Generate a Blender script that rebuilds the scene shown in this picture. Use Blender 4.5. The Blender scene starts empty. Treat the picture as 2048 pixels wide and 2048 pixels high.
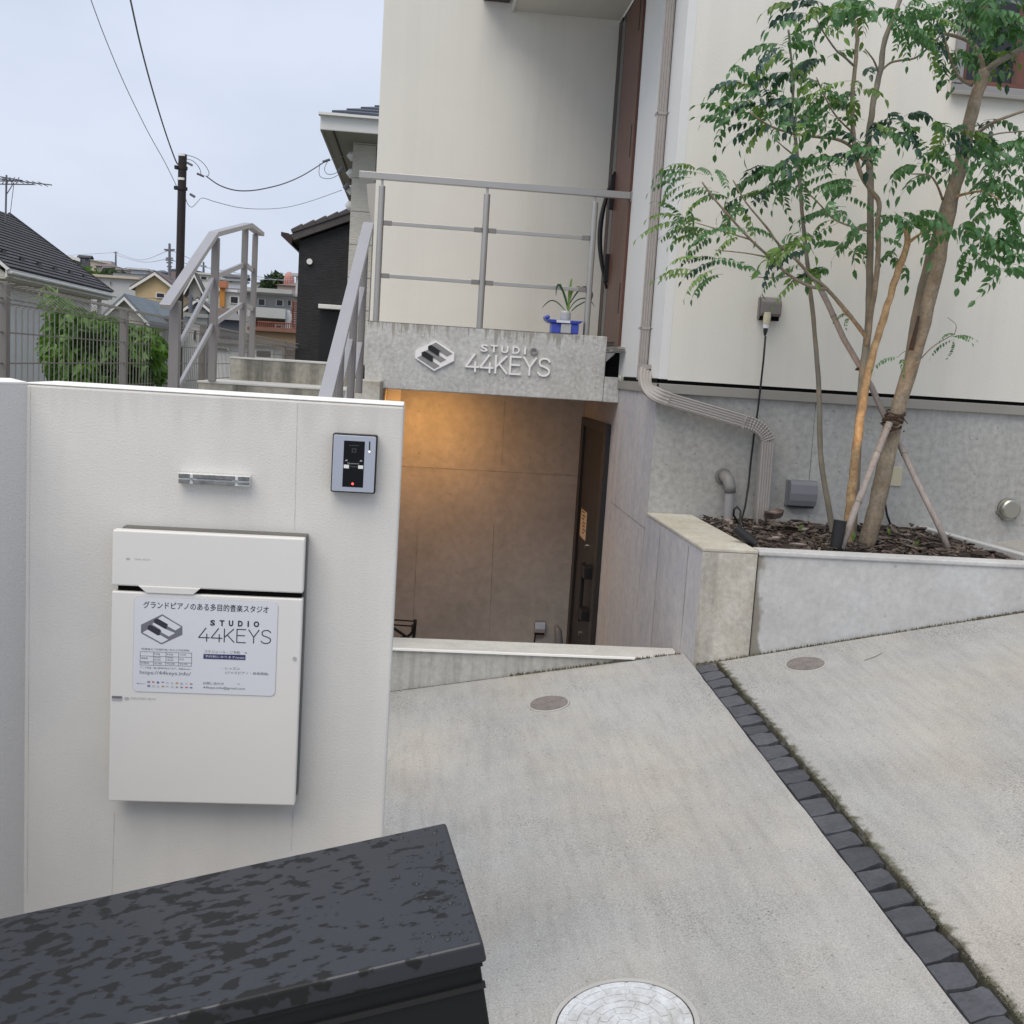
import bpy, math, random
from mathutils import Vector, Matrix
random.seed(7)
sc = bpy.context.scene
COL = sc.collection
# ------------------------------------------------------------------ camera
CZ = 1.7                       # eye height; the world origin is on the drive below the camera
F = 2200.0; YAW, PITCH, ROLL = 0.094955, 0.12665, -0.0629366
cy_, sy_, cp_, sp_ = math.cos(YAW), math.sin(YAW), math.cos(PITCH), math.sin(PITCH)
_f = Vector((sy_*cp_, cy_*cp_, -sp_)); _r = Vector((cy_, -sy_, 0)); _d = _f.cross(_r)
AR = _r*math.cos(ROLL) + _d*math.sin(ROLL); AD = -_r*math.sin(ROLL) + _d*math.cos(ROLL)
cam = bpy.data.cameras.new('camera'); camo = bpy.data.objects.new('camera', cam); COL.objects.link(camo)
M4 = Matrix.Identity(4)
for i in range(3):
    M4[i][0] = AR[i]; M4[i][1] = -AD[i]; M4[i][2] = -_f[i]
M4[2][3] = CZ
camo.matrix_world = M4
cam.sensor_width = 36; cam.lens = F/2048*36; cam.clip_start = .02; cam.clip_end = 3000
sc.camera = camo
# ------------------------------------------------------------------ world, sun, exposure
SUN_EL, SUN_AZ = math.radians(58), math.radians(215)
w = bpy.data.worlds.new('World'); sc.world = w; w.use_nodes = True
nt = w.node_tree; nt.nodes.clear()
out = nt.nodes.new('ShaderNodeOutputWorld'); bg = nt.nodes.new('ShaderNodeBackground'); bg.inputs[1].default_value = .1
sky = nt.nodes.new('ShaderNodeTexSky'); sky.sky_type = 'NISHITA'; sky.sun_disc = False
sky.sun_elevation = SUN_EL; sky.sun_rotation = SUN_AZ; sky.dust_density = 4; sky.air_density = 1.3
tc = nt.nodes.new('ShaderNodeTexCoord'); nz = nt.nodes.new('ShaderNodeTexNoise'); nz.inputs['Scale'].default_value = 2.2; nz.inputs['Detail'].default_value = 5
mp = nt.nodes.new('ShaderNodeMapping'); mp.inputs['Scale'].default_value = (1, 1, 2.5)
cr = nt.nodes.new('ShaderNodeValToRGB'); cr.color_ramp.elements[0].position = .28; cr.color_ramp.elements[1].position = .62
cr.color_ramp.elements[0].color = (5.0, 5.75, 7.1, 1); cr.color_ramp.elements[1].color = (6.6, 7.2, 8.5, 1)
mx = nt.nodes.new('ShaderNodeMix'); mx.data_type = 'RGBA'; mx.inputs[0].default_value = .9; mx.clamp_factor = True
nt.links.new(tc.outputs['Generated'], mp.inputs[0]); nt.links.new(mp.outputs[0], nz.inputs['Vector']); nt.links.new(nz.outputs[0], cr.inputs[0])
nt.links.new(sky.outputs[0], mx.inputs[6]); nt.links.new(cr.outputs[0], mx.inputs[7]); nt.links.new(mx.outputs[2], bg.inputs[0]); nt.links.new(bg.outputs[0], out.inputs[0])
sl = bpy.data.lights.new('sun', 'SUN'); sl.energy = 2.0; sl.angle = math.radians(50); sl.color = (1, .92, .80)
so = bpy.data.objects.new('sun', sl); COL.objects.link(so)
sd = Vector((math.sin(SUN_AZ)*math.cos(SUN_EL), math.cos(SUN_AZ)*math.cos(SUN_EL), math.sin(SUN_EL)))
so.rotation_euler = sd.to_track_quat('Z', 'Y').to_euler(); so.location = sd*30
vs = sc.view_settings; vs.view_transform = 'Standard'; vs.look = 'None'; vs.gamma = 1; vs.exposure = 0.22; vs.use_curve_mapping = False

# ------------------------------------------------------------------ measuring helpers: photo pixel + known plane -> world point
def ray(px, py):
    a, b = (px-1024)/F, (py-1024)/F
    return AR*a + AD*b + _f
def onY(px, py, Y):
    d = ray(px, py); p = d*(Y/d.y); return Vector((p.x, p.y, p.z+CZ))
def onX(px, py, X):
    d = ray(px, py); p = d*(X/d.x); return Vector((p.x, p.y, p.z+CZ))
def onZ(px, py, z):
    d = ray(px, py); p = d*((z-CZ)/d.z); return Vector((p.x, p.y, p.z+CZ))
Z = lambda z: z+CZ             # heights below are measured from the eye
GA, GB, GS = .173, .203, .05
def gz(x, y):                  # the sloping drive
    return Z(-1.262 + (GA if x < 1.32 else GB)*(x-1.32) + GS*(y-4.76))
def onG(px, py, right=None):
    d = ray(px, py); a = GB if right else GA
    P0 = Vector((1.32, 4.76, -1.262)); n = Vector((-a, -GS, 1)); p = d*(n.dot(P0)/n.dot(d)); return Vector((p.x, p.y, p.z+CZ))

# ------------------------------------------------------------------ object helpers
ORG = {}
def tag(o, label=None, cat=None, group=None, kind=None):
    if label: o['label'] = label
    if cat: o['category'] = cat
    if group: o['group'] = group
    if kind: o['kind'] = kind
    return o
def thing(name, loc, label, cat, group=None):
    o = bpy.data.objects.new(name, None); COL.objects.link(o); o.location = loc; o.empty_display_size = .1
    ORG[o.name] = Vector(loc); return tag(o, label, cat, group)
class MB:
    def __init__(s): s.v = []; s.f = []
    def add(s, vs, fs):
        n = len(s.v); s.v += [Vector(v) for v in vs]; s.f += [tuple(i+n for i in f) for f in fs]; return s
    def box(s, x0, x1, y0, y1, z0, z1):
        return s.add([(x0,y0,z0),(x1,y0,z0),(x1,y1,z0),(x0,y1,z0),(x0,y0,z1),(x1,y0,z1),(x1,y1,z1),(x0,y1,z1)],
                     [(0,3,2,1),(4,5,6,7),(0,1,5,4),(1,2,6,5),(2,3,7,6),(3,0,4,7)])
    def hexa(s, b, t):         # bottom and top rings with the same count
        n = len(b); return s.add(list(b)+list(t), [tuple(reversed(range(n))), tuple(range(n,2*n))]+[(i,(i+1)%n,n+(i+1)%n,n+i) for i in range(n)])
    def prism(s, poly, ext):
        e = Vector(ext); return s.hexa([Vector(p) for p in poly], [Vector(p)+e for p in poly])
    def tube(s, pts, r, n=8, cap=True, sq=None):
        pts = [Vector(p) for p in pts]; rs = r if isinstance(r, (list, tuple)) else [r]*len(pts)
        base = len(s.v); up = Vector((0,0,1)); prev = None
        for i, p in enumerate(pts):
            d = (pts[min(i+1,len(pts)-1)]-pts[max(i-1,0)]).normalized()
            if prev is None:
                a = d.cross(up); a = a if a.length > .05 else d.cross(Vector((1,0,0))); a.normalize()
            else:
                a = (prev - d*prev.dot(d)); a.normalize()
            b = d.cross(a); prev = a
            for k in range(n):
                t = 2*math.pi*(k+.5)/n; s.v.append(p+(a*math.cos(t)+b*math.sin(t))*rs[i])
        for i in range(len(pts)-1):
            for k in range(n):
                s.f.append((base+i*n+k, base+i*n+(k+1)%n, base+(i+1)*n+(k+1)%n, base+(i+1)*n+k))
        if cap:
            s.f.append(tuple(base+k for k in reversed(range(n)))); m = base+(len(pts)-1)*n; s.f.append(tuple(m+k for k in range(n)))
        return s
    def bar(s, p0, p1, wd, ht, up=(0,0,1)):   # rectangular bar
        p0, p1 = Vector(p0), Vector(p1); d = (p1-p0).normalized(); sd = d.cross(Vector(up)).normalized(); u = sd.cross(d)
        a = sd*wd/2; b = u*ht/2
        return s.hexa([p0-a-b,p0+a-b,p0+a+b,p0-a+b],[p1-a-b,p1+a-b,p1+a+b,p1-a+b])
    def cyl(s, p0, p1, r, n=24): return s.tube([p0, p1], r, n)
    def quad(s, a, b, c, d): return s.add([a,b,c,d],[(0,1,2,3)])
    def build(s, name, mat, parent=None, smooth=False, bevel=0, label=None, cat=None, group=None, kind=None, seg=2, org=None):
        if parent is not None: o0 = ORG[parent.name]
        elif org is not None: o0 = Vector(org)
        else:
            xs = [v.x for v in s.v]; ys = [v.y for v in s.v]; zs = [v.z for v in s.v]
            o0 = Vector(((min(xs)+max(xs))/2, (min(ys)+max(ys))/2, min(zs)))
        me = bpy.data.meshes.new(name); me.from_pydata([v-o0 for v in s.v], [], s.f); me.update()
        me.materials.append(mat)
        if smooth: me.polygons.foreach_set('use_smooth', [True]*len(me.polygons))
        o = bpy.data.objects.new(name, me); COL.objects.link(o)
        if parent is not None: o.parent = parent; ORG[o.name] = o0
        else: o.location = o0; ORG[o.name] = o0
        if bevel:
            m = o.modifiers.new('bevel', 'BEVEL'); m.width = bevel; m.segments = seg; m.limit_method = 'ANGLE'
        return tag(o, label, cat, group, kind)
def clone(o, parent=None, loc=None, rot=None, label=None):
    c = o.copy(); COL.objects.link(c)
    if parent is not None: c.parent = parent
    if loc is not None: c.location = loc
    if rot is not None: c.rotation_euler = rot
    if label: c['label'] = label
    return c
def text_mesh(mb, s, x0, x1, z0, z1, y, depth=0, bold=0.0, spacing=1.0):
    cu = bpy.data.curves.new('t', 'FONT'); cu.body = s; cu.offset = bold; cu.space_character = spacing; cu.resolution_u = 3; cu.extrude = .05 if depth else 0
    o = bpy.data.objects.new('t', cu); COL.objects.link(o)
    me = bpy.data.meshes.new_from_object(o.evaluated_get(bpy.context.evaluated_depsgraph_get()))
    vs = [v.co.copy() for v in me.vertices]; fs = [tuple(p.vertices) for p in me.polygons]
    bpy.data.objects.remove(o); bpy.data.curves.remove(cu); bpy.data.meshes.remove(me)
    if not vs: return mb
    a, b = min(v.x for v in vs), max(v.x for v in vs); c, d = min(v.y for v in vs), max(v.y for v in vs)
    e = depth/.1 if depth else 0
    mb.add([((v.x-a)/(b-a)*(x1-x0)+x0, y-(v.z+.05)*e, (v.y-c)/(d-c)*(z1-z0)+z0) for v in vs], fs)
    return mb

# ------------------------------------------------------------------ materials
def mat(name, col, rough=.6, metal=0, var=0, vscale=4, var2=0, v2scale=40, bump=0, bscale=100, spec=.5, streak=0, sscale=(14,14,.6), tint=None, tscale=1.2, detail=6, emit=None, estr=0, bdist=.004, trans=0, ior=1.45, info=0, spots=0, spscale=30, coat=0, bstretch=None, patch=0, pscale=1.4, pfine=95):
    m = bpy.data.materials.new(name); m.use_nodes = True; t = m.node_tree; N = t.nodes; L = t.links
    p = N['Principled BSDF']; p.inputs['Roughness'].default_value = rough; p.inputs['Metallic'].default_value = metal
    p.inputs['Specular IOR Level'].default_value = spec; p.inputs['IOR'].default_value = ior
    if trans: p.inputs['Transmission Weight'].default_value = trans
    if coat: p.inputs['Coat Weight'].default_value = coat
    if emit: p.inputs['Emission Color'].default_value = (*emit, 1); p.inputs['Emission Strength'].default_value = estr
    co = N.new('ShaderNodeTexCoord').outputs['Object']
    rgb = N.new('ShaderNodeRGB'); rgb.outputs[0].default_value = (*col, 1); cur = rgb.outputs[0]
    def noise(scale, det=detail, stretch=None, rgh=.6):
        n = N.new('ShaderNodeTexNoise'); n.inputs['Scale'].default_value = scale; n.inputs['Detail'].default_value = det; n.inputs['Roughness'].default_value = rgh
        if stretch:
            q = N.new('ShaderNodeMapping'); q.inputs['Scale'].default_value = stretch; L.new(co, q.inputs[0]); L.new(q.outputs[0], n.inputs['Vector'])
        else: L.new(co, n.inputs['Vector'])
        return n.outputs[0]
    def remap(s, a, b, c, d):
        r = N.new('ShaderNodeMapRange'); r.inputs[1].default_value = a; r.inputs[2].default_value = b; r.inputs[3].default_value = c; r.inputs[4].default_value = d; L.new(s, r.inputs[0]); return r.outputs[0]
    def mul(cur, s):
        v = N.new('ShaderNodeVectorMath'); v.operation = 'SCALE'; L.new(cur, v.inputs[0]); L.new(s, v.inputs[3]); return v.outputs[0]
    def mixc(cur, s, c):
        q = N.new('ShaderNodeMix'); q.data_type = 'RGBA'; L.new(s, q.inputs[0]); L.new(cur, q.inputs[6]); q.inputs[7].default_value = (*c, 1); return q.outputs[2]
    if tint: cur = mixc(cur, remap(noise(tscale, 4), .42, .66, 0, 1), tint)
    if var: cur = mul(cur, remap(noise(vscale), .3, .7, 1-var, 1+var))
    if var2: cur = mul(cur, remap(noise(v2scale, 3), .3, .7, 1-var2, 1+var2))
    if streak: cur = mul(cur, remap(noise(1, 4, sscale), .45, .75, 1, 1-streak))
    if patch:          # dark speckle that gathers in loose patches
        msk = remap(noise(pscale, 3), .5, .68, 0, 1); fn = remap(noise(pfine, 2), .52, .68, 0, patch); mm_ = N.new('ShaderNodeMath'); mm_.operation = 'MULTIPLY'; L.new(msk, mm_.inputs[0]); L.new(fn, mm_.inputs[1]); cur = mul(cur, remap(mm_.outputs[0], 0, 1, 1, 0))
    if spots: 
        v = N.new('ShaderNodeTexVoronoi'); v.inputs['Scale'].default_value = spscale; L.new(co, v.inputs['Vector']); cur = mul(cur, remap(v.outputs['Distance'], .05, .12, 1-spots, 1))
    if info:
        oi = N.new('ShaderNodeObjectInfo'); cur = mul(cur, remap(oi.outputs['Random'], 0, 1, 1-info, 1+info))
    L.new(cur, p.inputs['Base Color'])
    if bump:
        b = N.new('ShaderNodeBump'); b.inputs['Strength'].default_value = bump; b.inputs['Distance'].default_value = bdist
        L.new(noise(bscale, 3, bstretch), b.inputs['Height']); L.new(b.outputs[0], p.inputs['Normal'])
    return m
M = {}
def stain(m, axis, a, b, col, namp=.05, nscale=12, stretch=(1,1,1), fac=1.0):
    # dirt mask: full at coordinate a, gone at b, with an edge broken up by noise
    t = m.node_tree; N = t.nodes; L = t.links; p = N['Principled BSDF']; src = p.inputs['Base Color'].links[0].from_socket
    co = N.new('ShaderNodeTexCoord').outputs['Object']; sx = N.new('ShaderNodeSeparateXYZ'); L.new(co, sx.inputs[0])
    mp = N.new('ShaderNodeMapping'); mp.inputs['Scale'].default_value = stretch; L.new(co, mp.inputs[0])
    nz = N.new('ShaderNodeTexNoise'); nz.inputs['Scale'].default_value = nscale; nz.inputs['Detail'].default_value = 5; L.new(mp.outputs[0], nz.inputs['Vector'])
    nm = N.new('ShaderNodeMapRange'); nm.inputs[1].default_value = .3; nm.inputs[2].default_value = .7; nm.inputs[3].default_value = -namp; nm.inputs[4].default_value = namp; L.new(nz.outputs[0], nm.inputs[0])
    ad = N.new('ShaderNodeMath'); L.new(sx.outputs[axis], ad.inputs[0]); L.new(nm.outputs[0], ad.inputs[1])
    mr = N.new('ShaderNodeMapRange'); mr.interpolation_type = 'SMOOTHSTEP'; mr.inputs[1].default_value = b; mr.inputs[2].default_value = a; mr.inputs[3].default_value = 0; mr.inputs[4].default_value = fac
    if a < b: mr.inputs[1].default_value = a; mr.inputs[2].default_value = b; mr.inputs[3].default_value = fac; mr.inputs[4].default_value = 0
    L.new(ad.outputs[0], mr.inputs[0])
    q = N.new('ShaderNodeMix'); q.data_type = 'RGBA'; q.inputs[7].default_value = (*col,1); L.new(mr.outputs[0], q.inputs[0]); L.new(src, q.inputs[6]); L.new(q.outputs[2], p.inputs['Base Color'])
    return m
M['drive'] = mat('drive_concrete', (.355,.352,.34), .85, var=.10, vscale=2.4, var2=.26, v2scale=230, tint=(.385,.36,.32), tscale=1.3, bump=.3, bscale=220, bdist=.003, streak=.14, sscale=(30,3.5,5), spots=.35, spscale=24, patch=.7, pscale=1.5, pfine=150)
M['drive_r'] = stain(mat('drive_concrete_right', (.355,.352,.34), .85, var=.10, vscale=2.4, var2=.26, v2scale=230, tint=(.385,.36,.32), tscale=1.3, bump=.3, bscale=220, bdist=.003, streak=.14, sscale=(30,3.5,5), spots=.35, spscale=24, patch=.7, pscale=1.5, pfine=150), 0, -.986, -.955, (.10,.095,.065), .016, 30)
M['conc'] = mat('fair_faced_concrete', (.45,.445,.425), .8, var=.10, vscale=3, var2=.16, v2scale=30, tint=(.36,.35,.325), tscale=1.5, bump=.2, bscale=70, streak=.12, sscale=(9,9,.8), spots=.3, spscale=13)
M['conc_beam'] = mat('beam_concrete', (.49,.49,.475), .8, var=.12, vscale=5, var2=.20, v2scale=38, tint=(.47,.46,.435), tscale=3, bump=.25, bscale=60, spots=.35, spscale=16)
stain(M['conc_beam'], 2, .445, .385, (.26,.235,.20), .10, 1, (42,42,1.3), .75)
M['conc_lilac'] = mat('board_marked_concrete', (.50,.48,.48), .8, var=.12, vscale=2, var2=.10, v2scale=22, tint=(.37,.365,.39), tscale=2, streak=.14, sscale=(3,9,.5), bump=.2, bscale=50)
M['conc_tan'] = mat('weathered_tan_concrete', (.50,.475,.42), .85, var=.10, vscale=6, var2=.14, v2scale=50, tint=(.42,.385,.32), tscale=5, streak=.28, sscale=(14,14,1.2), bump=.3, bscale=90)
M['conc_pit'] = mat('basement_concrete', (.47,.46,.45), .75, var=.12, vscale=2, var2=.1, v2scale=18, streak=.12, sscale=(3,3,.6), bump=.15, bscale=40, spots=.2, spscale=10)
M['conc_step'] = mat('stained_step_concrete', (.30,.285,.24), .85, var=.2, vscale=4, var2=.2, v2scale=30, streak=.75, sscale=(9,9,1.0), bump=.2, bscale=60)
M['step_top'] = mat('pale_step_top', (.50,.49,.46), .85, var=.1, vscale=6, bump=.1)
def _pl(n): return mat(n, (.51,.51,.505), .8, var=.09, vscale=3.5, var2=.09, v2scale=40, tint=(.45,.445,.435), tscale=3, bump=.2, bscale=60, spots=.25, spscale=11)
M['plinth'] = _pl('grey_rendered_kerb')
M['plinth_front'] = stain(stain(_pl('grey_rendered_front'), 0, -.605, -.575, (.17,.15,.11), .035, 7, (1,1,.8), .8), 2, .10, .02, (.2,.19,.15), .05, 9, (1,1,2), 0)
M['kerb_top'] = mat('kerb_top_mortar', (.50,.49,.455), .85, var=.12, vscale=6, var2=.08, v2scale=60, bump=.2, bscale=80)
M['stucco'] = mat('white_sprayed_stucco', (.68,.655,.615), .9, var=.04, vscale=2.2, tint=(.64,.625,.60), tscale=3, bump=.32, bscale=230, bdist=.003, streak=.10, sscale=(5,5,.3))
stain(M['stucco'], 2, 1.54, 1.46, (.50,.475,.43), .05, 1, (30,30,2), .35)
M['stuccocap'] = mat('white_wall_cap', (.86,.84,.80), .7, var=.03)
M['siding'] = mat('cream_house_wall', (.69,.665,.60), .85, var=.03, vscale=1.2, bump=.35, bscale=110, bdist=.003, streak=.08, sscale=(5,5,.12))
M['siding_white'] = mat('white_corner_wall', (.67,.665,.65), .8, var=.02, bump=.2, bscale=110)
M['soffit'] = mat('soffit_board', (.55,.53,.47), .8, var=.03)
M['alu'] = mat('champagne_aluminium', (.41,.39,.365), .38, .75, var=.04, bump=.05, bscale=300)
M['winframe'] = mat('window_frame_grey', (.27,.26,.255), .45, .2, var=.05)
M['alu_grey'] = mat('grey_anodised_rail', (.42,.41,.42), .42, .55, var=.04)
M['post'] = mat('taupe_post', (.235,.215,.205), .45, .4, var=.04)
M['flash'] = mat('taupe_flashing', (.29,.275,.245), .5, .2, var=.05)
M['pvc'] = mat('taupe_pvc_pipe', (.34,.315,.295), .42, 0, var=.05, var2=.05)
M['pvcg'] = mat('grey_pvc', (.21,.20,.19), .5, var=.08)
M['black'] = mat('black_plastic', (.012,.012,.013), .45)
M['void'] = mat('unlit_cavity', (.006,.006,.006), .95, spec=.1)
M['joint'] = mat('dirt_filled_joint', (.035,.033,.028), .95, var=.3, vscale=60)
M['seam'] = mat('formwork_seam', (.20,.19,.175), .9, var=.3, vscale=30)
M['crack'] = mat('hairline_stain', (.52,.49,.45), .95, var=.15, vscale=30)
M['moss'] = mat('moss_and_dirt', (.055,.052,.032), .95, var=.5, vscale=90, tint=(.13,.12,.085), tscale=60)
M['brown_door'] = mat('brown_door_panel', (.115,.052,.036), .42, .1, var=.08, streak=.2, sscale=(40,40,1))
M['brown_dark'] = mat('dark_brown_trim', (.035,.018,.014), .45)
M['dark_door'] = mat('charcoal_steel_door', (.026,.026,.028), .45, .1, var=.1)
M['dark_frame'] = mat('charcoal_door_frame', (.028,.026,.027), .4, .2)
M['paper'] = mat('paper', (.70,.62,.50), .8)
M['ink'] = mat('black_ink', (.03,.03,.045), .6)
M['inkgrey'] = mat('grey_ink', (.16,.16,.19), .6)
M['inkblue'] = mat('navy_ink', (.03,.035,.12), .6)
M['inklight'] = mat('pale_grey_ink', (.42,.42,.42), .6)
M['sheet'] = mat('cool_white_sheet', (.66,.67,.71), .35, var=.01)
M['mbox'] = mat('off_white_painted_steel', (.71,.69,.66), .38, var=.012, vscale=3, bump=.04, bscale=400)
M['mbox_side'] = mat('grey_box_body', (.12,.115,.105), .5, var=.1)
M['silver'] = mat('silver_plate', (.52,.53,.57), .32, .85, var=.03)
M['gloss_black'] = mat('glossy_black', (.004,.004,.005), .35, spec=.25)
M['white'] = mat('white_plastic', (.75,.74,.72), .45)
M['led'] = mat('red_led', (.3,.01,.01), .4, emit=(1,.08,.06), estr=2.5)
M['acryl'] = mat('smoked_acrylic', (.19,.19,.18), .12, .3, var=.4, vscale=60, spec=.8)
M['acryl_clear'] = mat('clear_acrylic_edge', (.72,.73,.72), .08, .2, spec=.8)
M['sign_white'] = mat('white_sign_metal', (.84,.82,.81), .45)
M['bark'] = mat('pale_tree_bark', (.27,.225,.165), .85, var=.2, vscale=14, var2=.2, v2scale=60, tint=(.25,.19,.13), tscale=11, bump=.6, bscale=60, streak=.3, sscale=(40,40,4))
M['bark_or'] = mat('orange_tree_bark', (.38,.26,.14), .8, var=.2, vscale=14, var2=.2, v2scale=60, tint=(.26,.16,.08), tscale=18, bump=.5, bscale=60)
M['bark_gr'] = mat('grey_tree_bark', (.20,.185,.15), .85, var=.2, vscale=14, tint=(.26,.21,.15), tscale=12, bump=.4, bscale=60)
M['bamboo'] = mat('grey_pink_timber_stake', (.31,.265,.24), .75, var=.15, vscale=20, streak=.3, sscale=(60,60,3))
M['rope'] = mat('dark_palm_rope', (.06,.035,.025), .95, var=.4, vscale=90, bump=.8, bscale=200)
M['soil'] = mat('dark_soil', (.03,.019,.013), .95, var=.4, vscale=12, var2=.4, v2scale=70, bump=1, bscale=60, bdist=.02)
M['chip'] = mat('bark_chips', (.06,.043,.034), .85, var=.5, vscale=25, tint=(.17,.135,.11), tscale=9)
M['chip_red'] = mat('red_brown_board', (.17,.065,.035), .8, var=.2, vscale=20, streak=.3, sscale=(3,40,40))
M['stone'] = mat('dark_slate_stone', (.068,.07,.08), .6, var=.2, vscale=14, var2=.15, v2scale=90, bump=.8, bscale=35, info=.3)
M['steel'] = mat('brushed_steel', (.42,.41,.36), .3, .95, var=.1, vscale=8)
M['lid'] = mat('pale_cast_cover', (.66,.68,.70), .45, .15, var=.06, vscale=18, var2=.1, v2scale=90, tint=(.50,.50,.49), tscale=14, bump=.3, bscale=250)
M['lid_rim'] = mat('cover_rim', (.50,.49,.46), .5, .3, var=.1)
M['drain'] = mat('bronze_grey_cover', (.23,.205,.19), .55, .3, var=.2, vscale=25, var2=.25, v2scale=160, bump=.6, bscale=220)
M['blue'] = mat('blue_plastic_tray', (.05,.08,.42), .35, var=.05)
M['clearcup'] = mat('frosted_bottle', (.42,.42,.42), .25, 0, var=.1, spec=.6)
M['beige'] = mat('beige_plastic', (.50,.46,.33), .5)
M['greybox'] = mat('blue_grey_plastic', (.20,.205,.225), .45)
M['taupebox'] = mat('taupe_outlet_hood', (.20,.18,.17), .4, .2)
M['tile_white'] = mat('cream_brick_siding', (.56,.53,.46), .85, var=.06, vscale=5, streak=.10, sscale=(9,9,70), bump=.6, bscale=10, bdist=.02, bstretch=(1,1,6))
M['tile_black'] = mat('black_ribbed_siding', (.022,.022,.025), .7, var=.25, vscale=5, bump=.7, bscale=4, bdist=.02, bstretch=(1,1,14), streak=.35, sscale=(3,3,30))
M['gutter'] = mat('white_gutter', (.66,.65,.62), .5)
M['slate_blue'] = mat('blue_black_slate', (.05,.06,.085), .5, var=.15, info=.1)
M['slate_grey'] = mat('dark_grey_slate', (.072,.068,.074), .75, var=.25, vscale=5, info=.12)
M['tile_brown'] = mat('brown_roof_tile', (.072,.062,.062), .7, var=.15, info=.1)
M['pole'] = mat('dark_brown_steel_pole', (.028,.02,.02), .4, .3, var=.1)
M['wire'] = mat('grey_wire', (.13,.13,.15), .6)
M['wire_thin'] = mat('pale_wire', (.33,.34,.38), .6)
M['mesh'] = mat('grey_mesh_fence', (.215,.20,.18), .5, .4)
M['fencepost'] = mat('taupe_fence_post', (.205,.185,.175), .5, .3)
M['earth'] = mat('ground_cover', (.12,.125,.08), .95, var=.3, vscale=.2)
M['glass'] = mat('dark_window_glass', (.022,.024,.028), .12, spec=.45)
M['amber'] = mat('amber_room_glass', (.15,.045,.018), .15, var=.5, vscale=3, spec=.8)
def leafmat(name, col, col2, rough=.38, info=.35):
    m = mat(name, col, rough, var=.1, vscale=20, tint=col2, tscale=3, info=info, spec=.5)
    t = m.node_tree; p = t.nodes['Principled BSDF']; o = [n for n in t.nodes if n.type == 'OUTPUT_MATERIAL'][0]
    tr = t.nodes.new('ShaderNodeBsdfTranslucent'); tr.inputs[0].default_value = (col[0]*2.2, col[1]*2.4, col[2]*1.2, 1)
    ms = t.nodes.new('ShaderNodeMixShader'); ms.inputs[0].default_value = .22
    t.links.new(p.outputs[0], ms.inputs[1]); t.links.new(tr.outputs[0], ms.inputs[2]); t.links.new(ms.outputs[0], o.inputs[0]); return m
M['leaf'] = leafmat('glossy_green_leaf', (.060,.145,.05), (.035,.09,.038))
M['leaf2'] = leafmat('yellow_green_leaf', (.12,.20,.045), (.08,.15,.035))
M['leaf3'] = leafmat('dark_blue_green_leaf', (.03,.07,.055), (.018,.045,.03), .22)
M['leafbg'] = leafmat('mid_green_leaf', (.085,.17,.03), (.025,.065,.015), .5)
M['hedge'] = mat('far_foliage', (.035,.06,.022), .9, var=.4, vscale=1.5)
def wallmat(n, c): return mat(n, c, .85, var=.05, vscale=.6, streak=.08, sscale=(1,1,.1))
def roofmat(n, c): return mat(n, c, .7, var=.12, vscale=1.2, streak=.15, sscale=(.5,.5,8))

# wet lid material: matt lid with darker soaked blotches
def wetlid():
    m = mat('wet_charcoal_lid', (.026,.029,.036), .34, var=.06, vscale=3, bump=.05, bscale=300); t = m.node_tree; N = t.nodes; L = t.links
    p = N['Principled BSDF']; src = p.inputs['Base Color'].links[0].from_socket
    co = N.new('ShaderNodeTexCoord').outputs['Object']
    mp = N.new('ShaderNodeMapping'); mp.inputs['Scale'].default_value = (36, 62, 36); mp.inputs['Rotation'].default_value = (0,0,-.5)
    n1 = N.new('ShaderNodeTexNoise'); n1.inputs['Scale'].default_value = 1; n1.inputs['Detail'].default_value = 2.5; n1.inputs['Distortion'].default_value = 0
    n2 = N.new('ShaderNodeTexNoise'); n2.inputs['Scale'].default_value = 4; n2.inputs['Detail'].default_value = 2
    L.new(co, mp.inputs[0]); L.new(mp.outputs[0], n1.inputs['Vector']); L.new(co, n2.inputs['Vector'])
    ad = N.new('ShaderNodeMath'); ad.operation = 'ADD'; r2 = N.new('ShaderNodeMapRange'); r2.inputs[1].default_value = .35; r2.inputs[2].default_value = .65; r2.inputs[3].default_value = -.10; r2.inputs[4].default_value = .07
    L.new(n2.outputs[0], r2.inputs[0]); L.new(n1.outputs[0], ad.inputs[0]); L.new(r2.outputs[0], ad.inputs[1])
    rr = N.new('ShaderNodeMapRange'); rr.inputs[1].default_value = .54; rr.inputs[2].default_value = .60; L.new(ad.outputs[0], rr.inputs[0])
    q = N.new('ShaderNodeMix'); q.data_type = 'RGBA'; q.inputs[7].default_value = (.006,.006,.006,1); L.new(rr.outputs[0], q.inputs[0]); L.new(src, q.inputs[6]); L.new(q.outputs[2], p.inputs['Base Color'])
    r3 = N.new('ShaderNodeMapRange'); r3.inputs[3].default_value = .34; r3.inputs[4].default_value = .6; L.new(rr.outputs[0], r3.inputs[0]); L.new(r3.outputs[0], p.inputs['Roughness'])
    return m
M['wetlid'] = wetlid()
M['boxbody'] = mat('charcoal_box_body', (.009,.0095,.011), .5, spec=.3, var=.1, vscale=4)
M['drop'] = mat('water_drop', (.08,.085,.09), .03, trans=.6, ior=1.33, spec=1)

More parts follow.
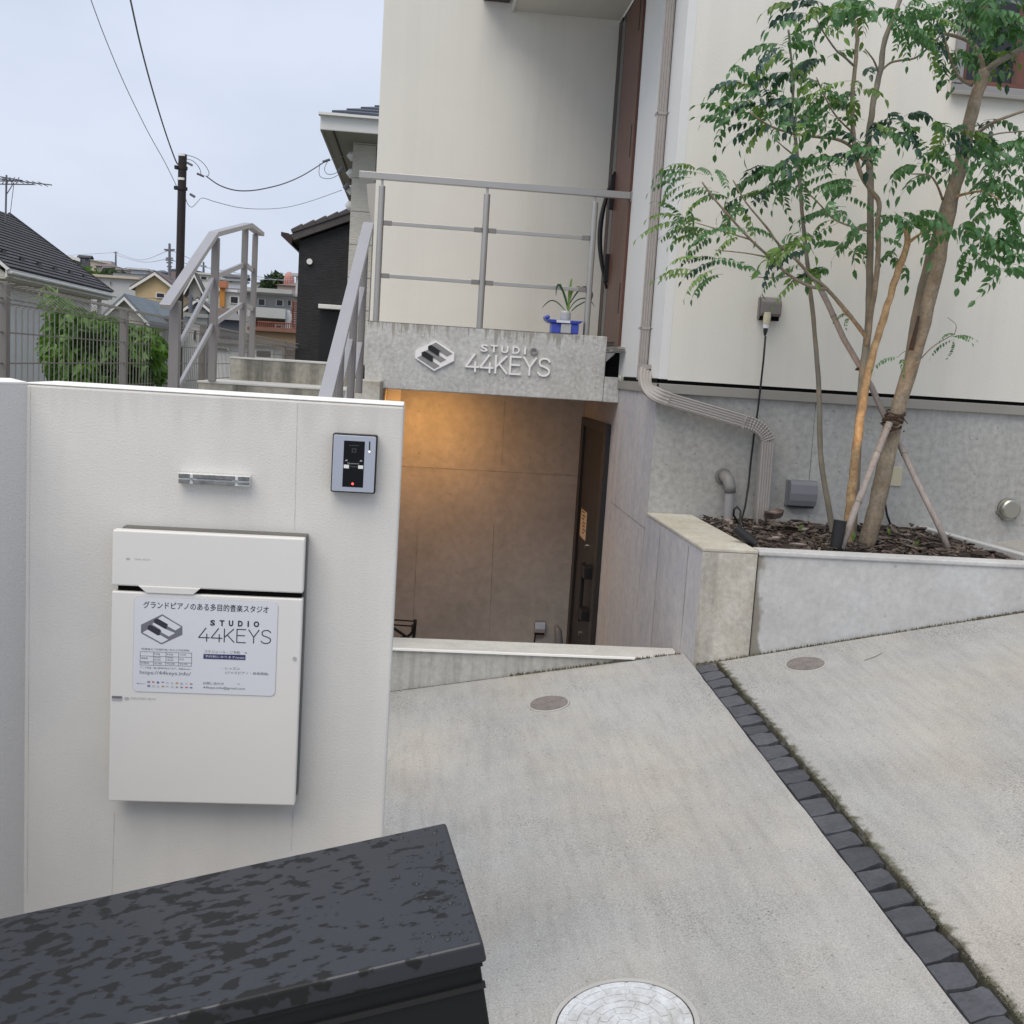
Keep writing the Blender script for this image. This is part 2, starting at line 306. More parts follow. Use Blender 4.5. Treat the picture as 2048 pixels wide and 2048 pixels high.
# ------------------------------------------------------------------ big structure: ground
m = MB()
def th(x, y):
    pts = [(-60,-1.3),(-2,-1.3),(9,-1.5),(12,-4.4),(30,-5.2),(45,-5.2),(70,-3.5),(110,2.0),(160,7.5),(190,9.5),(260,9.5),(900,6)]
    for (a, b), (c, d) in zip(pts, pts[1:]):
        if y <= c: return b+(d-b)*(y-a)/(c-a)
    return pts[-1][1]
ys = [8.6,12,20,30,37,45,57,70,90,110,135,160,210,260,400,900]; xs = [-600,-300,-150,-80,-50,-30,-20,-12,-6,-2.6,0,6,14,30,80,200,500]
for y in ys:
    for x in xs: m.v.append(Vector((x, y, Z(th(x, y)+.6*math.sin(x*.05+y*.03) if y > 40 else Z(th(x, y))-CZ-.0))))
for j in range(len(ys)-1):
    for i in range(len(xs)-1):
        a = j*len(xs)+i; m.f.append((a, a+1, a+1+len(xs), a+len(xs)))
m.build('hillside_terrain', M['earth'], kind='structure')
m = MB()                                     # lower lot ground around the wall and steps
m.hexa([(-12,-6,Z(-2.6)),(-.21,-6,Z(-2.6)),(-.21,5.6,Z(-2.6)),(-12,5.6,Z(-2.6))],[(-12,-6,Z(-3.9)),(-.21,-6,Z(-2.05)),(-.21,5.6,Z(-1.6)),(-12,5.6,Z(-3.2))])
m.build('yard_ground', M['earth'], kind='structure')
def slab(name, xa, xb, ya, yb, jag=0, side=None, top=0, mt='drive'):
    m = MB(); n = 120; L_ = []; R_ = []
    for i in range(n+1):
        y = ya+(yb-ya)*i/n
        jl = random.uniform(-1,1)*jag if side == 'L' else 0; jr = random.uniform(-1,1)*jag if side == 'R' else 0
        L_.append((xa+jl, y)); R_.append((xb+jr, y))
    for (a, b), (c, d) in zip(L_, R_):
        m.v += [Vector((a,b,gz(min(a,1.3) if xb < 1.4 else max(a,1.33),b)+top)), Vector((c,d,gz(min(c,1.3) if xb < 1.4 else max(c,1.33),d)+top))]
    k = len(m.v)
    m.v += [v-Vector((0,0,.12)) for v in m.v[:k]]
    for i in range(n):
        a = 2*i; m.f += [(a,a+1,a+3,a+2),(a,a+2,a+2+k,a+k),(a+1,a+1+k,a+3+k,a+3)]
    m.f.append((0,k,k+1,1)); m.f.append((2*n,2*n+1,2*n+1+k,2*n+k))
    return m.build(name, M[mt], kind='structure')
slab('driveway', -1.6, 1.318, -4, 4.925, .0025, 'R')
slab('driveway', 1.428, 3.4, -4, 4.755, .006, 'L', mt='drive_r')
m = MB(); 
for (xa, xb, ya, yb) in ((3.4, 9, -4, 5.945),(3.0,3.4,4.9,5.945)):
    m.add([(xa,ya,gz(xa,ya)),(xb,ya,gz(xb,ya)),(xb,yb,gz(xb,yb)),(xa,yb,gz(xa,yb))],[(0,1,2,3)])
m.build('side_path', M['drive'], kind='structure')
m = MB(); m.add([(-1.6,-4,gz(-1.6,-4)),(-9,-4,gz(-9,-4)),(-9,2.2,gz(-9,2.2)),(-1.6,2.2,gz(-1.6,2.2))],[(3,2,1,0)]); m.build('pavement', M['drive'], kind='structure')
m = MB(); a0 = -.030
m.add([(1.31,-4,gz(1.32,-4)+a0),(1.45,-4,gz(1.45,-4)+a0),(1.45,4.76,gz(1.45,4.76)+a0),(1.31,4.76,gz(1.32,4.76)+a0)],[(0,1,2,3)])
strip = m.build('drive_joint_bed', M['joint'], kind='structure')
# dark stones laid one by one between the two slabs (22 rows seen, spacing measured on the photo)
y = 4.735; i = 0
while y > -.4:
    ln = random.uniform(.088,.116) if y > 3.9 else random.uniform(.098,.132); yy = y-ln
    b = []; t = []
    xl, xr = 1.3215+random.uniform(0,.003), 1.420+random.uniform(-.012,.003)
    sk = random.uniform(-.007,.007)
    ring = [(xl,yy+.007+random.uniform(-.003,.003)),(xl+.045,yy+.009+random.uniform(-.004,.005)+sk),(xr-.012,yy+.012+random.uniform(-.003,.006)+sk),(xr,yy+.018),(xr+random.uniform(-.003,.003),y-.02),(xr-.012,y-.006+sk),(xl+.05,y-.004+random.uniform(-.004,.004)+sk),(xl,y-.005)]
    for (px_, py_) in ring:
        g = gz(px_, py_); b.append((px_,py_,g-.05)); t.append((px_+(.004 if px_ < 1.35 else -.004)*.6, py_, g-.003+random.uniform(-.0045,.003)))
    MB().hexa(b, t).build('paving_stone', M['stone'], strip, bevel=.0014)
    y = yy; i += 1
# moss and dirt along the open edge of the strip
m = MB(); random.seed(3)
for k in range(3600):
    y = random.uniform(-.2,4.74); wd = .006+.022*max(0,(4.0-y)/2.5)*(.55+.45*math.sin(y*9)*math.sin(y*3.7)); x = 1.421+random.random()**2.2*max(.006,wd); s_ = random.uniform(.0012,.0036)
    c = Vector((x,y,gz(1.5,y)+GB*(x-1.5)+.001)); m.add([c+Vector((-s_,-s_,0)),c+Vector((s_,-s_*.4,0)),c+Vector((s_*.5,s_,0)),c+Vector((0,0,s_*.7))],[(0,1,3),(1,2,3),(2,0,3)])
m.build('moss_fringe', M['moss'], kind='stuff')
random.seed(11)

# ------------------------------------------------------------------ rain cover lids set in the drive
def disc_lid(px, py, right, label):
    c = onG(px, py, right); a = GB if right else GA; n = Vector((-a,-GS,1)).normalized(); T = thing('drain_cover', c, label, 'drain cover', 'small round drain covers in the drive')
    MB().cyl(c-n*.01, c+n*.0035, .088, 40).build('rim', M['lid_rim'], T, bevel=.001)
    MB().cyl(c+n*.0036, c+n*.0065, .081, 40).build('lid', M['drain'], T, bevel=.001)
disc_lid(1098, 1408, False, 'small round bronze drain cover in the drive below the stairwell kerb')
disc_lid(1611, 1329, True, 'small round bronze drain cover in the drive below the planter wall')
c = onG(1249, 2051, False); n = Vector((-GA,-GS,1)).normalized(); ex = Vector((1,0,GA)).normalized(); ey = n.cross(ex)
T = thing('manhole_cover', c, 'pale round manhole cover with rings of raised blocks at the bottom edge of the photo', 'manhole cover')
def ringmb(c, ex, ey, n, r0, r1, a0, a1, h0, h1, seg=6):
    lo = []; hi = []
    for i in range(seg+1):
        t = a0+(a1-a0)*i/seg; lo.append((r0,t)); hi.append((r1,t))
    P = lo+hi[::-1]; f = lambda r,t,h: c+ex*r*math.cos(t)+ey*r*math.sin(t)+n*h
    return MB().hexa([f(r,t,h0) for r,t in P],[f(r,t,h1) for r,t in P])
MR = .177
m = MB()
for q in range(48):
    a, b = 2*math.pi*q/48, 2*math.pi*(q+1)/48; k = ringmb(c,ex,ey,n,MR*.93,MR,a,b,-.02,.004,1); m.add(k.v,k.f)
m.build('rim', M['lid_rim'], T)
MB().cyl(c-n*.02, c+n*.0005, MR*.929, 64).build('rim_gap', M['joint'], T)
MB().cyl(c-n*.02, c+n*.0022, MR*.912, 64).build('plate', M['lid'], T)
for (r0, r1, cnt, off) in ((.80,.905,14,.0),(.645,.775,12,.2),(.50,.62,10,.05),(.36,.475,9,.3),(.23,.335,7,.1),(.10,.205,4,.4)):
    for k in range(cnt):
        a = off+2*math.pi*k/cnt; g = .022/r1
        ringmb(c,ex,ey,n,MR*r0,MR*r1,a+g,a+2*math.pi/cnt-g,.0,.0055,5).build('raised_block', M['lid'], T, bevel=.0012)
MB().cyl(c+n*.0015, c+n*.005, MR*.085, 16).build('centre_boss', M['lid'], T)

# ------------------------------------------------------------------ kerb, stairwell, side wall
def structbox(name, x0,x1,y0,y1,z0,z1, mt, bevel=.004, **k):
    return MB().box(x0,x1,y0,y1,Z(z0),Z(z1)).build(name, mt, kind='structure', bevel=bevel, **k)
kw = thing('stairwell_kerb_wall', (.2,5.03,Z(-2.6)), 'low concrete kerb wall with a pale top between the drive and the basement stairwell', 'kerb wall')
MB().box(-1.3,1.318,4.93,5.135,Z(-2.6),Z(-1.295)).build('wall', stain(mat('kerb_face_concrete', (.43,.42,.39), .85, var=.12, vscale=4, var2=.12, v2scale=40, streak=.35, sscale=(22,22,1.5), bump=.2, bscale=60), 0, 1.1, .2, (.27,.25,.21), .35, 3, (1,1,1), .55), kw)
MB().box(-1.3,1.318,4.932,5.14,Z(-1.294),Z(-1.286)).build('top_slab', M['kerb_top'], kw, bevel=.002)
MB().box(-1.3,1.085,4.918,4.931,Z(-1.292),Z(-1.283)).build('metal_edging', M['stuccocap'], kw)
structbox('stairwell_floor', -1.3,1.32,5.0,8.6,-2.7,-2.5, M['conc_pit'])
structbox('stairwell_left_wall', -.42,-.2,4.95,8.45,-2.6,-.62, M['conc_pit'])
pit = structbox('stairwell_back_wall', -.6,1.5,8.45,8.75,-2.6,0.2, M['conc_pit'])
def seam(p0, p1, wdt, mt, parent, off, name='formwork_seam', nrm=(0,-1,0)):
    p0, p1 = Vector(p0), Vector(p1); nn = Vector(nrm); d = (p1-p0).normalized(); s_ = d.cross(nn)*wdt/2
    m = MB(); k = 14; P = []
    for i in range(k+1):
        q = p0+(p1-p0)*i/k; ww = random.uniform(.5,1.3); P.append((q-s_*ww, q+s_*ww))
    for i in range(k): m.add([P[i][0]+nn*off,P[i][1]+nn*off,P[i+1][1]+nn*off,P[i+1][0]+nn*off],[(0,1,2,3)])
    return m.build(name, mt, parent)
M['seam_pit'] = mat('basement_seam', (.17,.15,.13), .9, var=.4, vscale=20)
M['seam_pit'] = mat('basement_seam2', (.34,.325,.31), .9, var=.3, vscale=20)
for a, b in (((760,930),(1160,952)),((1010,800),(1003,930)),((988,1050),(978,1285)),((835,1060),(826,1250))):
    seam(onY(*a,8.449), onY(*b,8.449), .006, M['seam_pit'], pit, .001)
def tie_hole(p, nrm, parent, mt, r=.016):
    p = Vector(p); nn = Vector(nrm); m = MB(); u = nn.cross(Vector((0,0,1))).normalized(); v = u.cross(nn); k = 14
    ro = [p+nn*.0012+(u*math.cos(2*math.pi*i/k)+v*math.sin(2*math.pi*i/k))*r for i in range(k)]
    rm = [p+nn*.003+(u*math.cos(2*math.pi*i/k)+v*math.sin(2*math.pi*i/k))*r*.86 for i in range(k)]
    ri = [p+nn*.0008+(u*math.cos(2*math.pi*i/k)+v*math.sin(2*math.pi*i/k))*r*.74 for i in range(k)]
    m.add(ro+rm+ri,[(i,(i+1)%k,k+(i+1)%k,k+i) for i in range(k)]+[(k+i,k+(i+1)%k,2*k+(i+1)%k,2*k+i) for i in range(k)]+[tuple(range(2*k,3*k))])
    return m.build('tie_hole', mt, parent, smooth=False)
for p in ((827,1020),(965,1029),(1113,1035),(820,1165),(957,1172),(1105,1177),(834,874),(1123,891)):
    tie_hole(onY(*p,8.45), (0,-1,0), pit, M['conc_pit'])
# wall on the right of the stairwell, running forward to the short pier
SX = 1.323
sw = thing('stairwell_side_wall', (SX+.1,6.9,Z(-2.6)), 'tall board-marked concrete wall on the right of the basement stairwell', 'concrete wall')
MB().box(SX,SX+.25,5.974,8.5,Z(-2.6),Z(-.062)).build('wall', M['conc_lilac'], sw)
seam(onX(1222,1004,SX), onX(1292,1058,SX), .004, M['seam'], sw, .0015, nrm=(-1,0,0))
seam(onX(1254,775,SX), onX(1231,1000,SX), .003, M['seam'], sw, .0015, nrm=(-1,0,0))
seam(onX(1294,1035,SX)+Vector((0,.03,0)), onX(1276,1220,SX)+Vector((0,.03,0)), .004, M['seam'], sw, .0015, nrm=(-1,0,0))
pier = thing('retaining_pier', (1.44,5.36,Z(-2.6)), 'short tan weathered concrete pier beside the planter at the head of the stone strip', 'concrete pier')
MB().box(SX,1.568,4.762,5.96,Z(-2.6),Z(-.742)).build('wall', M['conc_lilac'], pier)
MB().box(SX-.004,1.571,4.752,4.761,Z(-1.34),Z(-.742)).build('front_face', M['conc_tan'], pier, bevel=.002)
MB().box(SX-.006,1.573,4.75,5.96,Z(-.741),Z(-.725)).build('top_capping', mat('pier_cap', (.50,.475,.41), .85, var=.12, vscale=5, var2=.1, tint=(.42,.38,.30), tscale=3, bump=.2), pier, bevel=.004)
for ya in (5.02,5.62): seam((SX,ya,Z(-.76)), (SX,ya,Z(-1.9)), .005, M['seam'], pier, .0015, nrm=(-1,0,0))

# ------------------------------------------------------------------ the main house
H = thing('main_house', (2.5,7,Z(-1)), 'cream rendered house with concrete base, brown front door and recessed entrance porch', 'house')
TOP = 4.2
MB().box(1.3735,7.5,5.95,6.15,Z(.008),Z(TOP)).build('front_wall', M['siding'], H)
MB().box(SX,1.373,5.95,7.02,Z(.012),Z(TOP)).build('corner_wall', M['siding_white'], H)
MB().box(1.3235,1.5,7.02,7.155,Z(.02),Z(TOP)).build('door_reveal_wall', M['siding_white'], H)
MB().box(-.345,1.5,8.105,8.4,Z(.0),Z(TOP)).build('porch_back_wall', M['siding'], H)
MB().box(-.345,-.1,8.405,13,Z(-1.2),Z(TOP)).build('side_wall', M['siding'], H)
MB().box(SX+.0004,7.5,5.9655,5.973,Z(-2.6),Z(-.062)).build('concrete_base', M['conc'], H)
base = [o for o in COL.objects if o.name.startswith('concrete_base')][0]
MB().box(1.31,7.5,5.935,5.971,Z(-.065),Z(-.012)).build('flashing', M['flash'], H, bevel=.003)
MB().box(1.309,1.3225,5.935,7.1,Z(-.065),Z(-.012)).build('flashing', M['flash'], H)
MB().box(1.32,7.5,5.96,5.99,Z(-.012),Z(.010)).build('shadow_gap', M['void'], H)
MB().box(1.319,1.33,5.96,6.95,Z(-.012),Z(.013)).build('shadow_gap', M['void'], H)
for p in ((1655,845),(1738,862),(1944,874),(1738,838)): tie_hole(onY(*p,5.9655), (0,-1,0), base, M['conc'])
seam(onY(1632,800,5.9655), onY(1616,985,5.9655), .004, M['seam'], base, .001, 'hairline_crack')
# porch soffit / upper storey overhang
MB().box(.56,SX-.001,6.0,8.104,Z(2.515),Z(3.1)).build('porch_soffit', M['soffit'], H)
MB().box(.545,.559,6.0,8.104,Z(2.50),Z(3.1)).build('soffit_trim', M['gutter'], H)
MB().box(.34,.53,7.75,8.104,Z(2.56),Z(2.75)).build('downspout_shoe', M['brown_dark'], H, bevel=.01)
# entrance door, brown, in the side wall
dp = MB().box(SX+.002,SX+.05,7.16,8.104,Z(.22),Z(2.5)).build('entrance_door', M['brown_dark'], H)
def dpart(name, y0, y1, z0, z1, x, mt, bev=.003): return MB().box(x,SX+.01,y0,y1,Z(z0),Z(z1)).build(name, mt, dp, bevel=bev)
dpart('door_frame', 7.158, 7.30, .20, 2.51, SX-.018, M['brown_door'])
dpart('door_panel', 7.325, 7.62, .24, 2.46, SX-.012, M['brown_door'])
dpart('door_panel', 7.64, 7.80, .24, 2.46, SX-.008, M['brown_door'])
dpart('door_frame', 7.97, 8.10, .22, 2.5, SX-.006, M['brown_dark'])
dpart('door_panel', 7.82, 7.95, .24, 2.46, SX-.006, mat('door_glass', (.02,.02,.022), .15))
for z0, z1 in ((.42,.62),(1.42,1.62),(2.2,2.4)): dpart('hinge', 7.235, 7.25, z0, z1, SX-.021, M['black'], 0)
hp = []
hz0, hz1 = Z(.62), Z(1.42)
for k in range(17):
    t = k/16; hp.append((SX-.012-.075*math.sin(math.pi*t), 7.80, hz0+(hz1-hz0)*t))
MB().tube(hp, [.008+.010*math.sin(math.pi*k/16) for k in range(17)], 8).build('pull_handle', M['black'], dp, smooth=True)
MB().box(SX-.04,SX+.004,7.785,7.815,Z(.66),Z(.86)).build('handle_mount', M['black'], dp, bevel=.006)
MB().box(SX-.04,SX+.004,7.785,7.815,Z(1.16),Z(1.40)).build('handle_mount', M['black'], dp, bevel=.006)
MB().box(SX-.045,SX+.0,7.0,8.1,Z(.185),Z(.20)).build('door_sill', M['alu'], H, bevel=.002)
# ridged grate edge and dark void beside the beam
gr = MB()
for k in range(14): gr.box(1.235+k*.006,1.238+k*.006,6.96,7.09,Z(.167),Z(.182))
gr.build('sill_grate', M['alu'], H)
# upper right window
Wn = onY(1900,185,5.95); wx = Wn.x; wz = Wn.z
win = MB().box(wx,7.2,5.925,5.949,wz-.01,wz+.045).build('window', M['winframe'], H, bevel=.004)
MB().box(wx,wx+.05,5.92,5.949,wz+.046,Z(TOP)).build('window_jamb', M['winframe'], win, bevel=.003)
MB().box(wx-.01,7.2,5.90,5.924,wz-.018,wz+.004).build('window_sill', M['flash'], win, bevel=.003)
MB().box(wx+.051,7.2,5.944,5.949,wz+.046,Z(TOP)).build('pane', M['glass'], win)
MB().box(wx+.051,7.2,5.938,5.943,wz+.046,wz+.07).build('inner_frame', M['amber'], win)
MB().box(wx+.052,wx+.075,5.938,5.943,wz+.071,Z(TOP)).build('inner_frame', M['brown_door'], win)
MB().box(wx+.33,wx+.36,5.938,5.943,wz+.071,Z(TOP)).build('mullion', M['brown_door'], win)
MB().box(wx+.36,wx+.9,5.9405,5.943,wz+.071,wz+.24).build('amber_blind', M['amber'], win)  # plain amber-brown panel across the lower part of the window
MB().prism([(wx+.12,5.9405,wz+.42),(wx+.17,5.9405,wz+.42),(wx+.10,5.9405,wz+.55),(wx+.05,5.9405,wz+.55)],(0,.002,0)).build('glazing_bar', M['brown_door'], win)

# porch floor and the concrete beam with the sign
fl = MB().box(-.315,1.215,7.26,8.104,Z(-.098),Z(.20)).build('porch_floor', M['conc'], H)
beam = thing('porch_beam', (.5,7.18,Z(-.17)), 'grey concrete porch beam carrying the studio sign above the basement stairwell', 'concrete beam')
B1 = MB().box(-.318,1.222,7.1,7.255,Z(-.157),Z(.262)).build('beam', M['conc_beam'], beam, bevel=.006)
MB().box(1.2235,1.3225,7.09,7.25,Z(-.157),Z(.004)).build('beam_end', M['conc_beam'], beam, bevel=.003)
MB().box(-.2,1.32,7.257,8.449,Z(-.138),Z(-.10)).build('stairwell_ceiling', M['conc_pit'], beam)
MB().box(1.224,1.3225,7.16,7.3,Z(.006),Z(.165)).build('side_void', M['void'], beam)
MB().prism([(1.226,7.12,Z(.10)),(1.226,7.12,Z(.16)),(1.285,7.12,Z(.16))],(0,.006,0)).build('gusset', M['alu_grey'], beam)
MB().box(-.318,-.2,7.102,8.4,Z(-2.6),Z(-.159)).build('left_jamb', M['conc_pit'], beam)
for p in ((845,669),(1020,679),(1193,693),(1189,738),(1012,727)): tie_hole(onY(*p,7.1), (0,-1,0), B1, M['conc_beam'])
MB().box(-.316,1.0,7.0985,7.254,Z(.2615),Z(.2632)).build('stained_top_edge', mat('top_edge_dirt', (.34,.31,.27), .9, var=.2, vscale=30), beam)

# sign on the beam: emblem and raised letters
YS = 7.085
S = thing('studio_sign', onY(960,745,7.09), 'white raised lettering STUDIO 44KEYS with a piano key emblem on the concrete beam', 'sign')
def lp(x, y, Y=YS): return onY(820+x/19.32, 670+y/19.32, Y)
hexo = [(1000,205),(1720,690),(1700,1000),(930,1390),(195,890),(210,590)]
def poly(mb, pts, Y, th=.006, f=lp): 
    P = [f(x,y,Y) for x,y in pts]; P.reverse(); return mb.prism(P, (0,th,0))
keys = [[(1000,280),(1640,720),(1430,830),(1150,650),(1190,630),(840,370)],[(700,560),(1080,800),(1130,780),(1400,955),(1180,1060),(910,890),(940,855),(590,620)],[(450,790),(820,1025),(880,1010),(1150,1195),(930,1310),(270,870)]]
blk = [[(700,430),(820,375),(1190,625),(1130,650),(1125,780),(1080,800),(700,560)],[(450,665),(580,620),(935,855),(885,885),(880,1010),(820,1025),(450,790)]]
poly(MB(), hexo, YS, .014).build('emblem_plate', M['sign_white'], S)
gk = mat('recessed_key_grey', (.27,.265,.26), .7, var=.1)
for k in keys: poly(MB(), k, YS-.002, .0015).build('emblem_white_key', gk, S)
for k in blk: poly(MB(), k, YS-.006, .0035).build('emblem_black_key', M['black'], S)
# thin stroke lettering
def stroke(mb, pts, wd, y, dep):
    for (a, b), (c, d) in zip(pts, pts[1:]):
        v = Vector((c-a, 0, d-b)); L_ = v.length or 1e-6; v /= L_; s_ = Vector((-v.z,0,v.x))*wd/2; e = v*wd*.35
        p, q = Vector((a,y,b))-e, Vector((c,y,d))+e
        o_ = Vector((0,dep*.012*len(mb.v)/8,0)); p = p+o_; q = q+o_
        mb.hexa([p-s_,q-s_,q+s_,p+s_],[p-s_+Vector((0,dep,0)),q-s_+Vector((0,dep,0)),q+s_+Vector((0,dep,0)),p+s_+Vector((0,dep,0))])
GL = {'4':[[(.58,1),(.0,.27),(.88,.27)],[(.66,.55),(.66,0)]],'K':[[(.05,0),(.05,1)],[(.80,1),(.07,.36)],[(.28,.55),(.86,0)]],'E':[[(.78,1),(.06,1),(.06,0),(.78,0)],[(.06,.53),(.70,.53)]],
      'Y':[[(.0,1),(.42,.45),(.84,1)],[(.42,.45),(.42,0)]],
      'S':[[(.78,.84),(.70,.94),(.56,1),(.34,1),(.18,.95),(.08,.84),(.08,.70),(.18,.59),(.40,.53),(.62,.46),(.76,.38),(.80,.25),(.74,.11),(.58,.02),(.34,0),(.14,.05),(.02,.17)]]}
def keysword(parent, x0, x1, z0, z1, y, wd, dep, mt, name):
    n_ = 6; ad = (x1-x0)/(n_-.14); h = z1-z0
    for i, ch in enumerate('44KEYS'):
        m = MB()
        for s_ in GL[ch]: stroke(m, [(x0+ad*i+px_*ad*.86/.88, z0+pz*h) for px_, pz in s_], wd, y, dep)
        m.build(name, mt, parent)
a = onY(931,742,7.09); b = onY(1100,752,7.09); zt = onY(940,708,7.09).z
keysword(S, a.x, b.x, a.z, zt, 7.086, .0115, .013, M['sign_white'], 'letter')
a = onY(961,701,7.09); b = onY(1075,708,7.09); h_ = .046
for i, ch in enumerate('STUDIO'):
    ux = [0,.17,.36,.56,.765,.865][i]; uw = [.125,.125,.125,.125,.03,.135][i]; L_ = b.x-a.x
    text_mesh(MB(), ch, a.x+ux*L_, a.x+(ux+uw)*L_, Z(.115), Z(.115)+h_, 7.099, .012, .02).build('letter', M['sign_white'] if i != 5 else gk, S)

# ------------------------------------------------------------------ balcony railing on the beam
R_ = thing('porch_railing', (.45,7.18,Z(.262)), 'horizontal champagne metal railing with three round posts along the porch edge', 'railing')
YR = 7.17
MB().box(-.41,1.315,YR-.02,YR+.02,Z(1.142),Z(1.185)).build('top_rail', M['alu'], R_, bevel=.003)
MB().box(1.3155,1.322,YR-.03,YR+.03,Z(1.125),Z(1.19)).build('end_plate', M['alu'], R_, bevel=.002)
xs_ = [onY(752,640,YR).x, onY(959,655,YR).x, onY(1172,665,YR).x]
for x in xs_:
    p = MB().cyl((x,YR,Z(.262)),(x,YR,Z(1.105)),.0205,20).build('post', M['alu'], R_, smooth=False, bevel=.002)
    MB().box(x-.008,x+.008,YR-.006,YR+.006,Z(1.104),Z(1.142)).build('bracket', M['alu'], p, bevel=.002)
for z in (.88, .553):
    for a, b in zip(xs_, xs_[1:]):
        r = MB().box(a+.021,b-.021,YR-.008,YR+.008,Z(z-.012),Z(z+.012)).build('mid_rail', M['alu'], R_, bevel=.002)
        for e in (a+.021, b-.021-.05): MB().box(e,e+.05,YR-.011,YR+.011,Z(z-.015),Z(z+.015)).build('rail_clamp', M['post'], r, bevel=.002)
# blue tray with a plant bottle, standing on the beam
def bp(x, y, Y): return onY(1060+x/14.86, 560+y/14.86, Y)
tr = thing('blue_tray', bp(1040,1590,7.15), 'blue plastic tray with a flared rim standing on the end of the beam', 'tray')
x0 = bp(640,1500,7.11).x; x1 = bp(1450,1500,7.11).x; zb = Z(.264); zt = bp(1000,1290,7.11).z; zr = bp(1000,1190,7.11).z
MB().box(x0,x1,7.115,7.235,zb,zt).build('body', M['blue'], tr, bevel=.006)
xa, xb = bp(450,1200,7.11).x, bp(1590,1200,7.11).x
MB().hexa([(xa+.03,7.105,zt),(xb-.03,7.105,zt),(xb-.03,7.245,zt),(xa+.03,7.245,zt)],[(xa,7.1,zr),(xb,7.1,zr),(xb,7.25,zr),(xa,7.25,zr)]).build('rim', M['blue'], tr, bevel=.005)
MB().box(xa,xa+.03,7.1,7.25,zr,zr+.025).build('rim_corner', M['blue'], tr, bevel=.01)
MB().box(bp(870,0,7.1).x+.0,bp(1280,0,7.1).x,7.094,7.0995,zt+.003,zr-.002).build('rim_label', M['sheet'], tr)
bt = thing('plant_bottle', (bp(1070,1200,7.13).x,7.13,zb), 'clear plastic bottle standing in front of the blue tray', 'bottle')
bx = bp(1075,1400,7.1).x
MB().box(bx-.033,bx+.033,7.102,7.113,zb+.002,zt-.002).build('lower_body', M['clearcup'], bt, bevel=.004)
MB().tube([(bx,7.17,zr-.03),(bx,7.17,zr+.05),(bx,7.17,zr+.062)],[.033,.033,.027],16).build('neck', M['clearcup'], bt)
pl = thing('spider_plant', (bx+.005,7.17,zr+.055), 'small plant with long arching strap leaves growing from the clear bottle', 'plant')
lv = [([(1140,940),(1110,700),(1060,450),(990,190),(960,60)],.008,'leaf2'),([(1150,930),(1170,600),(1200,300),(1250,60),(1290,-80)],.009,'leaf2'),([(1150,940),(1190,600),(1280,330),(1440,200),(1560,170)],.008,'leaf2'),
      ([(1060,940),(940,770),(790,630),(640,600),(500,700),(400,830)],.004,'leaf3'),([(1180,850),(1290,700),(1420,590),(1600,540),(1750,560),(1880,700),(1930,800)],.004,'leaf3'),([(1230,930),(1400,780),(1620,660),(1800,560)],.004,'leaf3'),
      ([(1110,760),(1000,430),(880,200),(800,170),(740,300),(720,500)],.007,'leaf3'),([(1180,700),(1500,260),(1740,230),(1880,420),(1820,680)],.006,'leaf3')]
for pts, wd, mt in lv:
    m = MB(); P = [bp(x,y,7.17+random.uniform(-.0,.0)) for x,y in pts]; prev = None; off = random.uniform(-.12,.12)
    Q = []
    for i in range((len(P)-1)*4+1):
        s_ = i/4; j = min(int(s_), len(P)-2); t = s_-j; a = P[max(j-1,0)]; b = P[j]; c_ = P[j+1]; d = P[min(j+2,len(P)-1)]
        Q.append(.5*((2*b)+(c_-a)*t+(2*a-5*b+4*c_-d)*t*t+(3*b-a-3*c_+d)*t**3))
    nq = len(Q)
    for i, q in enumerate(Q):
        t = i/(nq-1); ww = wd*(math.sin(math.pi*min(1,t*.85+.12))**.7 if t < .98 else .05); d = (Q[min(i+1,nq-1)]-Q[max(i-1,0)]).normalized(); s_ = d.cross(Vector((0,-1,0))).normalized(); q = q+Vector((0,off*t,0))
        m.v += [q-s_*ww, q+Vector((0,.002,0)), q+s_*ww]
    for i in range(nq-1):
        a = 3*i; m.f += [(a,a+1,a+4,a+3),(a+1,a+2,a+5,a+4)]
    m.build('leaf', M[mt], pl, smooth=True)

# ------------------------------------------------------------------ downspout
D = thing('downspout', (1.3,6.2,Z(-.7)), 'ribbed taupe downspout running down the white house corner and bending across the concrete base', 'downspout')
def ribbed(mb, p0, p1, side, nrm, wd, dep, ribs=5):
    p0, p1 = Vector(p0), Vector(p1); s_ = Vector(side)*wd/2; nn = Vector(nrm)
    def prof(p):
        L_ = []
        for i in range(ribs*4+1):
            t = i/(ribs*4); hh = dep+(.0022 if (i % 4) in (1,2) else -.0015); L_.append(p-s_+s_*2*t+nn*hh)
        return L_+[p+s_, p-s_]
    return mb.hexa(prof(p0), prof(p1))
yA = 6.28; dx = .052
dw = MB(); ribbed(dw, (SX-.006,yA,Z(.03)), (SX-.006,yA,Z(3.9)), (0,1,0), (-1,0,0), .052, .046, 1)
dw.build('pipe', M['pvc'], D)
m = MB(); ribbed(m, (SX-.034,yA-.028,Z(.0)), (SX-.034,yA-.028,Z(3.9)), (1,0,0), (0,-1,0), .056, .002, 4); m.build('pipe', M['pvc'], D)
